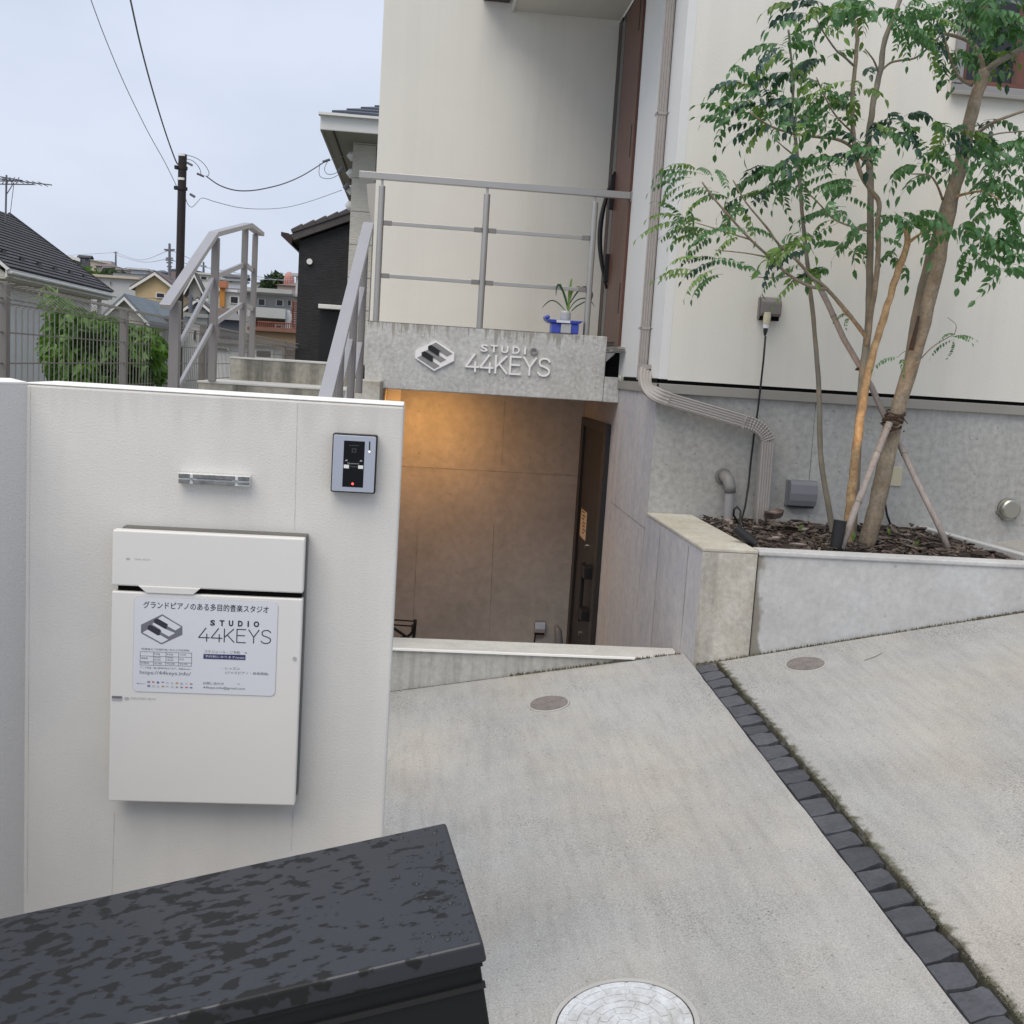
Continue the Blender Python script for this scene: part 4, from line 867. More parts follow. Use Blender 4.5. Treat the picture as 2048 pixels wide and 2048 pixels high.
# ------------------------------------------------------------------ planter
PL = thing('planter', (2.2,5.3,Z(-1.3)), 'long low grey concrete planter filled with soil and bark in front of the house', 'planter')
ztp = -.727
MB().box(1.578,3.06,4.762,4.86,Z(-1.6),Z(ztp-.001)).build('front_wall', M['plinth_front'], PL, bevel=.004)
MB().box(1.576,3.062,4.752,4.865,Z(ztp-.022),Z(ztp)).build('front_rim', M['plinth'], PL, bevel=.006)
MB().box(1.5715,1.577,4.770,4.86,Z(-1.35),Z(ztp)).build('open_joint', M['void'], PL)
for P0, P1 in ((Vector((2.885,5.965,0)), Vector((3.00,4.80,0))),):
    s_ = Vector((.055,.005,0))
    MB().hexa([P0+Vector((0,0,Z(-1.5))),P1+Vector((0,0,Z(-1.5))),P1+s_+Vector((0,0,Z(-1.5))),P0+s_+Vector((0,0,Z(-1.5)))],[P0+Vector((0,0,Z(ztp+.002))),P1+Vector((0,0,Z(ztp+.002))),P1+s_+Vector((0,0,Z(ztp+.002))),P0+s_+Vector((0,0,Z(ztp+.002)))]).build('side_wall', M['plinth'], PL, bevel=.005)
m = MB()                               # moss line where wall meets the drive
for k in range(1500):
    x = random.uniform(1.33,3.0); y = 4.752 if x > 1.575 else 4.749; g = gz(max(x,1.33),y); s_ = random.uniform(.0015,.004)*(1.8 if x > 2.6 else 1); c = Vector((x,y-random.random()*.006,g)); m.add([c+Vector((-s_,-s_,0)),c+Vector((s_,-s_,0)),c+Vector((s_*.3,s_*.4,s_*.9+random.random()**3*.012))],[(0,1,2)])
for k in range(900):
    x = random.uniform(-.05,1.3); y = 4.928; g = gz(x,y); s_ = random.uniform(.001,.003)*(1.4 if x > .5 else .8); c = Vector((x,y-random.random()*.005,g)); m.add([c+Vector((-s_,-s_,0)),c+Vector((s_,-s_,0)),c+Vector((0,s_*.3,s_*.8+random.random()**3*.014*(x > .5)))],[(0,1,2)])
m.build('moss_line', M['moss'], kind='stuff')
m = MB(); nx, ny = 46, 26; random.seed(31)
from mathutils import noise as mn
def soilz(x, y): return Z(-.765+.02*(y-4.86)/1.1+.022*mn.noise(Vector((x*5,y*5,0)))+.012*mn.noise(Vector((x*17,y*17,3))))
for j in range(ny+1):
    for i in range(nx+1):
        y = 4.86+1.115*j/ny; xe = 3.0-.115*(y-4.8)/1.165; x = 1.57+(xe-1.57)*i/nx; m.v.append(Vector((x,y,soilz(x,y))))
for j in range(ny):
    for i in range(nx): a = j*(nx+1)+i; m.f.append((a,a+1,a+nx+2,a+nx+1))
m.build('soil', M['soil'], PL, smooth=True, kind='stuff')
def chipmesh(mb, c, L_, wd, th, yaw, tilt, roll):
    R = Matrix.Rotation(yaw,3,'Z')@Matrix.Rotation(tilt,3,'Y')@Matrix.Rotation(roll,3,'X'); b = []; t = []
    for x, y in ((-1,-.6),(-.3,-1),(.7,-.8),(1,.1),(.6,.9),(-.5,1),(-1,.4)):
        q = Vector((x*L_/2*random.uniform(.8,1.1), y*wd/2*random.uniform(.7,1.1), -th/2+th*.5*random.random())); b.append(c+R@q); t.append(c+R@(q+Vector((0,0,th))))
    mb.hexa(b, t)
m = MB()
for k in range(1150):
    y = 4.87+1.06*random.random(); x = random.uniform(1.6,2.97-.1*(y-4.8)); chipmesh(m, Vector((x,y,soilz(x,y)+random.uniform(.002,.02))), random.uniform(.012,.055), random.uniform(.008,.022), random.uniform(.002,.006), random.uniform(0,6.3), random.gauss(0,.35), random.gauss(0,.4))
m.build('bark_mulch', M['chip'], PL, kind='stuff')
random.seed(33); cm_ = [M['chip'], mat('pale_bark_chip', (.22,.18,.16), .85, var=.4, vscale=30), mat('dark_bark_chip', (.035,.026,.022), .85, var=.4, vscale=30)]
for k in range(120):
    y = 4.87+1.04*random.random(); x = random.uniform(1.6,2.95-.1*(y-4.8)); mm = MB(); chipmesh(mm, Vector((x,y,soilz(x,y)+random.uniform(.012,.03))), random.uniform(.05,.11), random.uniform(.018,.04), random.uniform(.004,.009), random.gauss(0,.7), random.gauss(0,.2), random.gauss(0,.35))
    mm.build('bark_chip', random.choice(cm_), PL)
mm = MB(); chipmesh(mm, onY(1545,1035,5.8)+Vector((0,0,.012)), .13, .05, .035, .3, -.1, .4); mm.build('bark_chip', cm_[0], PL)
mm = MB(); mm.box(1.60,1.98,4.88,4.93,Z(-.79),Z(-.745)); mm.build('timber_edging', M['chip_red'], PL, bevel=.004)
for px, py in ((1706,1082),(1832,1092),(1600,1062),(1778,1070)):
    g = onY(px,py,4.98); sd_ = thing('weed_seedling', g, {1706:'bright green seedling beside the foot of the pale stake',1832:'small green seedling at the right of the planter front',1600:'tiny green sprout in the bark between pipe and black sleeve',1778:'tiny green sprout behind the foot of the thick trunk'}[px], 'seedling', None)
    for k in range(4):
        t = random.uniform(0,6.3); h = random.uniform(.015,.04) if px != 1706 else random.uniform(.03,.055); e_ = g+Vector((math.cos(t)*.012,math.sin(t)*.012,h)); s_ = Vector((.004,0,0)); MB().add([g-s_*.4,g+s_*.4,(g+e_)/2+s_,e_,(g+e_)/2-s_],[(0,1,2,3,4)]).build('leaf', M['leaf2'], sd_)

# ------------------------------------------------------------------ fittings on the house base
def wallthing(name, px, py, label, cat, Y=5.95): return thing(name, onY(px,py,Y), label, cat)
o = wallthing('waste_pipe', 1455, 1020, 'grey plastic elbow pipe coming out of the concrete base above the planter', 'pipe')
c = onY(1450,960,5.95)
MB().cyl((c.x-.01,5.972,c.z+.02),(c.x-.01,5.955,c.z+.02),.046,28).build('flange', M['pvcg'], o, bevel=.002)
pp = [(c.x-.01,5.96,c.z+.02),(c.x-.008,5.92,c.z+.022),(c.x+.0,5.885,c.z+.005),(c.x+.008,5.868,c.z-.03),(c.x+.010,5.868,c.z-.06)]
MB().tube(pp, [.030,.033,.033,.031,.031], 18).build('elbow', M['pvcg'], o, smooth=True)
MB().cyl((c.x+.010,5.868,c.z-.06),(c.x+.012,5.868,c.z-.22),.026,18).build('pipe', mat('grey_pvc_light', (.29,.28,.28), .5), o)
o = wallthing('base_outlet_box', 1610, 1015, 'blue-grey curved weatherproof outlet cover low on the concrete base', 'outlet')
a, b = onY(1582,962,5.9), onY(1634,1014,5.9)
MB().box(a.x-.004,b.x+.004,5.95,5.971,b.z-.008,a.z+.004).build('back_plate', M['greybox'], o, bevel=.003)
P = [(a.x+.006,5.918,a.z-.001),(a.x+.006,5.908,a.z-.02),(a.x+.006,5.901,a.z-(a.z-b.z)*.5),(a.x+.006,5.904,b.z+.03),(a.x+.006,5.914,b.z)]
MB().prism([(a.x+.006,5.949,a.z)]+P+[(a.x+.006,5.949,b.z)], (b.x-a.x-.01,0,0)).build('hood', M['greybox'], o)
MB().box(a.x+.01,b.x-.01,5.92,5.949,b.z-.012,b.z-.001).build('socket_shadow', M['black'], o)
o = wallthing('cable_cover_plate', 1788, 975, 'beige blank cover plate with a black cable on the concrete base behind the tree', 'cover plate')
a, b = onY(1772,933,5.95), onY(1803,973,5.95)
MB().box(a.x,b.x,5.955,5.971,b.z,a.z).build('plate', M['beige'], o, bevel=.002)
MB().tube([onY(x,y,5.94) for x,y in ((1778,973),(1772,985),(1770,1005),(1774,1030),(1782,1052))],.006,8).build('cable', M['black'], o, smooth=True)
o = wallthing('vent_cap', 2017, 1040, 'round brushed steel vent cap at the right end of the concrete base', 'vent cap')
c = onY(2018,1018,5.95); 
MB().cyl((c.x,5.971,c.z),(c.x,5.945,c.z),.064,40).build('collar', M['steel'], o, bevel=.002)
MB().tube([(c.x,5.945,c.z),(c.x,5.925,c.z),(c.x,5.918,c.z)],[.058,.056,.046],40).build('dome', M['steel'], o, bevel=.001)
for t in (200,250,310): q = Vector((c.x+.066*math.cos(math.radians(t)),5.95,c.z+.066*math.sin(math.radians(t)))); MB().box(q.x-.008,q.x+.008,5.95,5.968,q.z-.006,q.z+.006).build('mounting_lug', M['pvcg'], o)
o = wallthing('wall_outlet_hood', 1543, 640, 'taupe weatherproof outlet hood on the cream wall with a plug pushed in', 'outlet', 5.94)
a, b = onY(1525,594,5.9), onY(1561,636,5.9)
P = [(a.x,5.949,b.z-.01),(a.x,5.945,a.z+.002)]
P = [(a.x,5.9485,a.z+.006)]+[(a.x,5.945-.055*math.sin(math.pi*.5*min(1,(k+1)/5)),a.z+.004-(a.z-b.z)*((k/7)**1.6)) for k in range(0)]+[(a.x,5.9485-.055*math.sin(math.radians(q_)),a.z+.004-.036*(1-math.cos(math.radians(q_)))) for q_ in (20,40,60,75,90)]+[(a.x,5.895,b.z+.018),(a.x,5.905,b.z+.006),(a.x,5.9485,b.z+.004)]
MB().prism(P,(b.x-a.x,0,0)).build('hood', M['taupebox'], o, bevel=.001)
MB().box(a.x-.006,a.x-.0005,5.92,5.949,b.z-.01,a.z).build('side_flange', M['taupebox'], o)
MB().box(a.x+.004,b.x-.003,5.915,5.949,b.z-.016,b.z+.008).build('socket_shadow', M['void'], o)
o = thing('plug_and_cable', onY(1533,680,5.9), 'cream plug with a long black cable hanging down past the downspout to the planter', 'cable')
c = onY(1534,640,5.895)
MB().tube([(c.x,5.9,c.z+.04),(c.x,5.898,c.z+.01),(c.x-.002,5.895,c.z-.025)],[.019,.021,.018],16).build('plug', M['beige'], o)
MB().tube([(c.x-.002,5.895,c.z-.025),(c.x-.003,5.894,c.z-.045)],[.017,.015],16).build('plug_collar', M['sheet'], o)
MB().tube([(c.x-.003,5.894,c.z-.045),(c.x-.004,5.893,c.z-.06),(c.x-.005,5.893,c.z-.085)],[.013,.012,.005],12).build('strain_relief', M['black'], o)
cb = [(1531,672,5.893),(1527,720,5.895),(1521,775,5.91),(1515,825,5.92),(1508,870,5.935),(1502,920,5.94),(1497,970,5.93),(1490,1015,5.85),(1483,1040,5.7),(1476,1046,5.5),(1467,1030,5.4),(1468,1018,5.35),(1475,1014,5.3),(1481,1022,5.25),(1480,1040,5.15),(1484,1052,5.1)]
MB().tube([onY(*p) for p in cb], .0055, 8).build('cable', M['black'], o, smooth=True)
def spotlight(px, py, Y, dirv, label, L_=.13, r=.030):
    c = onY(px,py,Y); d = Vector(dirv).normalized(); o = thing('garden_spotlight', c-d*L_/2, label, 'spotlight')
    MB().tube([c-d*L_/2,c+d*L_*.42,c+d*L_/2],[r*.92,r,r*1.04],22).build('housing', M['black'], o, bevel=.002)
    MB().cyl(c+d*(L_/2-.004),c+d*(L_/2+.001),r*.8,20).build('lens', M['glass'], o)
    return c+d*(L_/2+.01), d
spotlight(1490,1072,4.96,(.75,-.25,-.55),'fallen black cylinder spotlight lying at the left front of the planter',.12,.024)
s0, sd0 = spotlight(1676,1068,4.95,(.10,.05,1),'upright black cylinder spotlight beside the foot of the pale stake',.13,.03)
sp_ = bpy.data.lights.new('spotlight_beam', 'SPOT'); sp_.energy = 12; sp_.color = (1,.62,.3); sp_.spot_size = math.radians(46); sp_.spot_blend = .5; sp_.shadow_soft_size = .02
spo = bpy.data.objects.new('spotlight_beam', sp_); COL.objects.link(spo); spo.location = s0; dd_ = (onY(1765,700,5.22)-s0).normalized(); spo.rotation_euler = (-dd_).to_track_quat('Z','Y').to_euler()

# ------------------------------------------------------------------ the multi-stemmed tree
TR = thing('garden_tree', onY(1700,1060,5.25), 'slender multi-stemmed tree with small paired leaflets growing in the planter', 'tree')
random.seed(41)
def branch(pts, r0, r1, mt, name='branch', n=10, dY=0):
    P = []; pts3 = [onY(x,y,Y) for x,y,Y in pts]
    for i in range(len(pts3)-1):
        a = pts3[max(i-1,0)]; b = pts3[i]; c_ = pts3[i+1]; d = pts3[min(i+2,len(pts3)-1)]
        for k in range(4):
            t = k/4; P.append(.5*((2*b)+(c_-a)*t+(2*a-5*b+4*c_-d)*t*t+(3*b-a-3*c_+d)*t**3))
    P.append(pts3[-1]); q = len(P)
    P = [p+Vector((random.gauss(0,1),random.gauss(0,1),0))*min(r0,r1)*.12 for p in P]
    rs = [(r0+(r1-r0)*i/(q-1))*random.uniform(.93,1.09) for i in range(q)]
    return MB().tube(P, rs, n).build(name, M[mt], TR, smooth=True)
branch([(1728,1110,5.34),(1742,1055,5.32),(1766,954,5.3),(1793,827,5.3),(1838,678,5.28),(1870,551,5.25),(1898,424,5.22),(1917,350,5.2),(1938,245,5.18),(1962,165,5.15),(1971,140,5.15)], .043, .025, 'bark', 'trunk', 16)
branch([(1788,850,5.34),(1805,780,5.36),(1838,600,5.36),(1860,510,5.33),(1888,410,5.3),(1908,350,5.27)], .022, .014, 'bark_gr', 'trunk')
branch([(1702,1105,5.38),(1712,940,5.35),(1719,836,5.35),(1727,733,5.35),(1737,640,5.35),(1740,542,5.34),(1741,387,5.32),(1737,279,5.3),(1749,193,5.3),(1761,143,5.3),(1770,77,5.3),(1800,0,5.3),(1806,-40,5.3)], .022, .010, 'bark_gr', 'trunk', 12)
branch([(1694,1100,5.28),(1701,1009,5.25),(1708,940,5.25),(1719,854,5.24),(1729,785,5.22),(1743,716,5.2),(1757,671,5.2),(1774,612,5.19),(1799,534,5.17),(1814,488,5.15),(1811,446,5.14)], .024, .014, 'bark_or', 'trunk', 12)
branch([(1666,1080,5.5),(1660,1030,5.5),(1650,975,5.5),(1641,906,5.5),(1638,785,5.5),(1629,664,5.48),(1618,556,5.45),(1606,445,5.42),(1598,348,5.4),(1590,271,5.4),(1584,232,5.4),(1587,174,5.4),(1582,116,5.4),(1577,60,5.4)], .0155, .005, 'bark_gr', 'trunk', 10)
branch([(1734,690,5.33),(1742,620,5.3),(1750,581,5.28),(1757,503,5.25),(1755,445,5.22),(1759,406,5.22),(1741,380,5.2),(1722,348,5.2),(1710,302,5.2),(1705,232,5.2),(1706,174,5.2),(1712,116,5.2),(1714,70,5.2),(1703,23,5.2),(1700,-30,5.2)], .014, .008, 'bark', 'trunk', 10)
BR = [([(1652,578,5.1),(1630,575,5.06),(1614,570,5.04),(1578,550,5.0),(1540,515,4.93),(1503,481,4.87),(1466,441,4.8),(1432,402,4.78),(1404,364,4.75)],.009,.004,'bark'),
 ([(1734,676,5.33),(1700,632,5.24),(1670,596,5.15),(1643,568,5.08),(1621,552,5.04),(1595,522,5.0),(1558,489,4.98),(1532,453,4.95),(1493,406,4.92),(1466,360,4.9)],.012,.003,'bark'),
 ([(1580,552,5.0),(1548,556,4.95),(1501,553,4.9)],.003,.002,'bark_gr'),
 ([(1741,335,5.3),(1730,323,5.28),(1703,294,5.22),(1675,279,5.18),(1629,273,5.1),(1586,267,5.0),(1540,252,4.95),(1500,225,4.9)],.010,.004,'bark'),
 ([(1705,265,5.2),(1672,232,5.15),(1648,190,5.1),(1633,155,5.05)],.005,.003,'bark'),
 ([(1741,464,5.3),(1672,441,5.2),(1637,406,5.12),(1598,368,5.05)],.005,.003,'bark'),
 ([(1761,143,5.3),(1780,126,5.28),(1800,121,5.2),(1830,116,5.12),(1857,95,5.05),(1881,70,5.0)],.006,.004,'bark_gr'),
 ([(1757,145,5.3),(1747,120,5.27),(1730,98,5.25)],.006,.003,'bark_gr'),
 ([(1706,130,5.2),(1690,115,5.15),(1672,100,5.12),(1648,66,5.08),(1633,39,5.0)],.006,.003,'bark_gr'),
 ([(1943,170,5.17),(1919,155,5.1),(1900,116,5.05),(1888,70,5.0)],.009,.004,'bark'),
 ([(1970,145,5.15),(1954,100,5.12),(1927,77,5.1),(1881,66,5.0)],.014,.007,'bark'),
 ([(1971,145,5.15),(1990,128,5.1),(2030,105,5.05),(2070,85,5.0)],.018,.011,'bark_gr'),
 ([(1885,399,5.24),(1873,368,5.15),(1857,350,5.1),(1823,348,5.05)],.006,.003,'bark'),
 ([(1950,272,5.18),(1974,252,5.12),(2008,236,5.05),(2060,218,5.0)],.009,.006,'bark'),
 ([(1950,283,5.18),(1997,267,5.1),(2060,262,5.05)],.004,.003,'bark_gr'),
 ([(1906,395,5.2),(1930,388,5.15),(1965,383,5.1),(2000,400,5.0)],.008,.003,'bark_or'),
 ([(1814,488,5.15),(1832,474,5.1),(1850,462,5.05)],.010,.004,'bark_or'),
 ([(1840,719,5.28),(1864,695,5.2),(1892,677,5.15),(1909,669,5.1)],.0032,.002,'bark_gr'),
 ([(1909,669,5.1),(1912,650,5.08),(1895,635,5.05)],.002,.0012,'bark_gr'),
 ([(1818,700,5.3),(1806,705,5.25),(1795,715,5.2)],.002,.0012,'bark_gr'),
 ([(1582,306,5.4),(1565,292,5.3),(1551,279,5.25)],.004,.002,'bark_gr'),
 ([(1562,150,5.3),(1540,190,5.2),(1520,160,5.1)],.003,.002,'bark_gr'),
 ([(1706,636,5.25),(1690,630,5.2),(1680,610,5.15)],.002,.0012,'bark'),
 ([(1540,515,4.93),(1490,506,4.85),(1430,500,4.8)],.004,.002,'bark'),
 ([(1500,479,4.87),(1440,460,4.82),(1390,445,4.8)],.004,.002,'bark')]
for pts, r0, r1, mt in BR: branch(pts, r0, r1, mt, 'branch', 8)
m = MB()
for k in range(7): 
    c = onY(random.choice((1780,1835,1850,1815,1760)), random.uniform(600,900), 5.26)
tw = MB(); 
for k, (px, py) in enumerate(((1896,424),(1867,560),(1852,600),(1790,856),(1826,730))): 
    c = onY(px,py,5.25); tw.tube([c,c+Vector((.02,-.03,.02))],[.008,.004],6)
tw.build('twig_stub', M['bark'], TR)
# dark wet bark scar and cut-off stem on the trunk
branch([(1822,700,5.24),(1830,665,5.23),(1838,632,5.24)], .012, .006, 'rope', 'bark_scar', 8)

# compound leaves
def leaflet(mb, base, d, nrm, L_, wd, curl):
    s_ = d.cross(nrm).normalized(); up_ = s_.cross(d).normalized()
    def P(t, w_): return base+d*L_*t+s_*wd*w_+up_*(abs(w_)*.25*wd-curl*L_*t*t)
    mb.add([P(0,0),P(.25,-.42),P(.25,.42),P(.3,0),P(.6,-.40),P(.6,.40),P(.62,0),P(1,0)],
           [(0,3,1),(0,2,3),(1,3,6,4),(3,2,5,6),(4,6,7),(6,5,7)])
def frond(L_, pairs, ll, lw, droop, seed):
    random.seed(seed); m = MB(); pts = []; n = pairs*2+3
    for i in range(n+1):
        t = i/n; pts.append(Vector((L_*t*(1-.12*droop*t), .02*math.sin(seed+t*3)*L_, .22*L_*math.sin(math.pi*t*.7)*.6-droop*L_*.55*t*t)))
    m.tube(pts, [.0011*(1-.6*i/n) for i in range(n+1)], 4, cap=False)
    for k in range(pairs):
        t = .2+.76*k/pairs; j = int(t*n); p = pts[j]; d = (pts[j+1]-pts[j]).normalized()
        for s_ in (-1,1):
            sz = (.8+.35*math.sin(math.pi*(k+1)/(pairs+1)))*random.uniform(.85,1.12); side = Vector((0,s_,0)); dv = (side*1.0+d*.55+Vector((0,0,-.35-.5*random.random()))).normalized()
            nrm = (Vector((0,0,1))+Vector((random.gauss(0,.25),random.gauss(0,.25),0))).normalized(); leaflet(m, p, dv, nrm, ll*sz, lw*sz, random.uniform(.1,.45))
    d = (pts[-1]-pts[-2]).normalized(); leaflet(m, pts[-1], (d+Vector((0,0,-.3))).normalized(), Vector((0,0,1)), ll*1.15, lw*1.05, .25)
    return m
FR = []
specs = [(.17,4,.046,.027,.6),(.20,5,.044,.026,.8),(.23,6,.041,.024,.8),(.28,8,.038,.021,.6),(.15,4,.048,.029,1.0),(.26,7,.039,.022,.4),(.18,5,.050,.030,1.2),(.30,10,.034,.018,.5)]
meshes = []
for i, s_ in enumerate(specs):
    mm = frond(*s_, seed=i+1); row = []
    for mt in ('leaf','leaf3','leaf2'):
        me = bpy.data.meshes.new('compound_leaf'); me.from_pydata(mm.v, [], mm.f); me.materials.append(M[mt]); row.append(me)
    meshes.append((row, mm))
random.seed(77)
CL = [(1388,350,30,14,5,1),(1368,430,26,16,4,1),(1420,480,30,16,4,1),(1442,530,34,14,4,1),(1400,548,26,10,2,1),(1484,405,30,20,4,1),(1536,350,40,16,4,0),(1484,466,30,16,3,1),(1558,372,34,14,4,1),(1568,500,26,14,3,2),(1612,490,30,16,4,2),(1653,552,22,22,4,2),(1600,530,22,12,3,1),(1440,385,22,12,3,1),
 (1484,160,30,18,4,0),(1463,232,28,20,4,0),(1526,202,34,24,6,0),(1537,254,34,22,6,0),(1569,318,26,14,3,0),(1590,140,28,18,4,0),(1654,117,32,18,5,0),(1600,222,36,24,7,0),(1643,244,34,18,5,0),(1569,96,22,16,4,0),(1500,190,26,16,4,0),(1640,180,30,20,5,0),
 (1611,22,36,16,5,0),(1685,22,36,16,5,0),(1738,32,32,16,5,0),(1802,32,32,18,6,1),(1866,42,34,20,6,1),(1929,32,36,20,6,1),(1993,42,36,20,6,0),(2014,95,30,20,4,2),(1961,106,30,20,4,2),(1897,106,30,16,5,0),(1834,75,30,14,4,0),(1992,10,30,16,4,0),(1640,62,26,14,4,0),(1716,170,22,26,4,2),
 (1717,212,28,26,5,2),(1738,307,26,22,5,0),(1760,265,26,20,5,0),(1802,244,30,16,4,0),(1855,254,30,16,4,0),(1908,275,30,20,5,0),(1950,265,30,18,5,0),(1844,318,28,18,5,0),(1887,307,28,16,4,0),(1690,360,24,20,4,1),(1650,310,22,14,3,0),(1625,345,26,12,3,1),
 (1972,307,28,20,5,0),(2014,350,30,20,6,0),(1961,371,26,18,5,2),(1993,413,30,20,6,0),(1929,445,26,16,4,0),(1982,477,26,20,6,0),(1950,509,24,16,4,0),(2003,530,24,18,4,0),(2035,265,26,18,4,0),(2035,318,26,20,5,0),(2025,460,26,20,4,0),
 (1685,445,24,14,3,1),(1706,360,20,16,3,0),(1664,403,24,14,3,1),(1781,424,22,14,3,0),(1802,445,26,14,4,0),(1749,456,20,16,3,0),(1780,500,18,22,3,0),(1840,440,20,14,3,0),(1725,500,16,20,3,0),(1664,410,20,10,2,1),
 (1700,12,30,14,3,0),(1765,18,30,14,4,0),(1835,14,30,14,4,1),(1900,14,30,14,4,0),(1960,14,30,14,4,0),(2030,50,24,18,4,0),(1790,60,26,14,3,1),(1910,672,10,8,3,1),(1800,712,6,8,1,1),(1690,630,8,8,1,1)]
cnt = 0; extra = MB()
for (px, py, rx, ry, n_l, kind_) in CL:
    n_l = max(1, round(n_l*(1.65 if kind_ == 1 else 1.35)))
    Yc = random.uniform(4.85,5.4); hub = onY(px+rx*.25, py+ry*.4, Yc)
    for k in range(n_l):
        c = onY(px+random.gauss(0,rx*.55), py+random.gauss(0,ry*.6), Yc+random.gauss(0,.07))
        base_az = math.atan2(-.6, px-1760)
        az = base_az+random.gauss(0,1.0) if random.random() < .7 else random.uniform(0,6.3)
        fi = random.choice((3,7,5,7,3)) if kind_ == 1 else random.choice((0,1,2,4,6,1,2)) if kind_ == 0 else random.choice((0,1,5,6))
        mi = 2 if (kind_ == 2 and random.random() < .5) or random.random() < (.3 if kind_ == 1 else .16) else (1 if random.random() < (.2 if kind_ == 1 else .36) else 0)
        sc_ = random.uniform(.75,1.08)*(.5 if py > 600 else .86 if kind_ == 1 else 1)
        R4 = Matrix.Translation(c-ORG[TR.name])@Matrix.Rotation(az,4,'Z')@Matrix.Rotation(random.gauss(.12,.3),4,'Y')@Matrix.Rotation(random.gauss(0,.4),4,'X')@Matrix.Scale(sc_,4)
        if cnt < 296:
            o = bpy.data.objects.new('compound_leaf', meshes[fi][0][mi]); COL.objects.link(o); o.parent = TR; o.matrix_local = R4
        else:
            mm = meshes[fi][1]; extra.add([R4@v+ORG[TR.name] for v in mm.v], mm.f)
        cnt += 1
if extra.v: extra.build('small_foliage', M['leaf'], TR, kind='stuff')
# timber stakes and rope
def stake(pts, r, label):
    P = [onY(*p) for p in pts]; o = thing('tree_stake', P[0], label, 'stake', None)
    MB().tube(P, r, 9).build('pole', M['bamboo'], o, smooth=True)
    for t in (.3,.62,.85):
        k = t*(len(P)-1); j = int(k); q = P[j].lerp(P[min(j+1,len(P)-1)], k-j); d = (P[min(j+1,len(P)-1)]-P[j]).normalized(); MB().tube([q-d*.004,q,q+d*.004],[r*1.05,r*1.16,r*1.05],9).build('node_ring', M['bark_gr'], o)
stake([(1683,1098,4.95),(1710,1020,5.02),(1740,944,5.1),(1771,864,5.19),(1779,845,5.2)], .0165, 'short pale support stake leaning right onto the thick trunk')
stake([(1896,1096,5.02),(1874,1044,5.07),(1836,968,5.16),(1797,884,5.36),(1771,837,5.4),(1743,774,5.45),(1720,733,5.47),(1687,677,5.5),(1656,608,5.53),(1626,548,5.56)], .0150, 'long support stake leaning left behind all the stems')
rp = thing('rope_tie', onY(1790,850,5.26), 'dark frayed palm rope binding the stakes to the thick trunk', 'rope')
c = onY(1790,845,5.28)
for k in range(9):
    zz_ = c.z+.05-k*.011; m = MB(); m.tube([(c.x+(.047 if k < 7 else .03)*math.cos(t*.6981)+k*-.003, c.y+.047*math.sin(t*.6981), zz_+.012*math.sin(t*.7+k)) for t in range(10)], .0055+random.uniform(-.0015,.002), 6); m.build('rope_turn', M['rope'], rp)
for k in range(6):
    t = random.uniform(0,6.3); q = c+Vector((.035*math.cos(t),-.042,random.uniform(-.04,.04))); MB().tube([q,q+Vector((random.uniform(-.03,.03),-.02,random.uniform(-.03,.01)))],[.004,.0015],5).build('frayed_end', M['rope'], rp)
c = onY(1722,738,5.4); m = MB(); m.tube([(c.x+.03*math.cos(t*.7),c.y+.04*math.sin(t*.7)-.02,c.z+.006*math.sin(t)) for t in range(10)],.005,6); m.build('upper_rope_tie', M['rope'], label='thin dark rope tie holding the long stake to the middle stem', cat='rope')

# ------------------------------------------------------------------ neighbours on the left
NB = thing('neighbour_house', onY(720,600,16.5), 'cream brick-faced neighbour house with blue-black slate roof and white gutter', 'house')
nx0 = onY(701,420,16).x; Yn = 16
MB().box(nx0,3,Yn,Yn+7,Z(-5),Z(3.2)).build('wall', M['tile_white'], NB)
for py in (590,505,360): pass
eL, eR = onY(641,229,15.2), onY(760,240,15.2)
zf = eL.z
MB().box(eL.x,3,15.2,15.23,zf-.19,zf-.0).build('gutter_face', M['gutter'], NB, bevel=.01)
MB().box(eL.x-.02,3,15.12,15.24,zf-.012,zf+.02).build('gutter_lip', M['gutter'], NB)
MB().box(eL.x,eL.x+.03,15.24,24,zf-.19,zf-.0).build('side_fascia', mat('grey_fascia', (.30,.30,.28), .6), NB)
MB().box(eL.x+.031,3,15.24,24,zf-.17,zf-.15).build('soffit', mat('grey_soffit', (.27,.26,.24), .7), NB)
MB().box(eL.x+.16,eL.x+.18,15.3,24,zf-.185,zf-.171).build('soffit_channel', M['black'], NB)
for k in range(9):
    za, zb2 = zf+.03+.078*k, zf+.03+.078*(k+1); ya, yb = 15.16+.19*k, 15.16+.19*(k+1); xa = eL.x+.15+.175*k
    MB().hexa([(xa,ya,za),(3,ya,za),(3,yb,zb2-.02),(xa+.175,yb,zb2-.02)],[(xa,ya,za+.03),(3,ya,za+.03),(3,yb,zb2+.01),(xa+.175,yb,zb2+.01)]).build('roof_slate', M['slate_blue'], NB)
MB().hexa([(eL.x+.1,15.2,zf),(3,15.2,zf),(3,24,zf),(eL.x+.1,24,zf)],[(eL.x+2.5,17.6,zf+.9),(3,17.6,zf+.9),(3,22,zf+.9),(eL.x+2.5,22,zf+.9)]).build('roof', M['slate_blue'], NB)
for py in (310,345,378,410):
    c = onY(699,py,16.2); MB().tube([(nx0+.02,16.3,c.z),(nx0-.04,16.3,c.z+.0),(nx0-.075,16.3,c.z-.03)],[.075,.07,.05],14).build('vent_hood', M['white'], NB)
MB().box(nx0+.32,nx0+.335,Yn-.004,Yn,Z(-3),Z(3.0)).build('corner_joint', M['seam'], NB)
for k in range(9): MB().box(nx0,nx0+1.2,Yn-.003,Yn,Z(3-.455*k),Z(3.008-.455*k)).build('board_joint', M['seam'], NB)
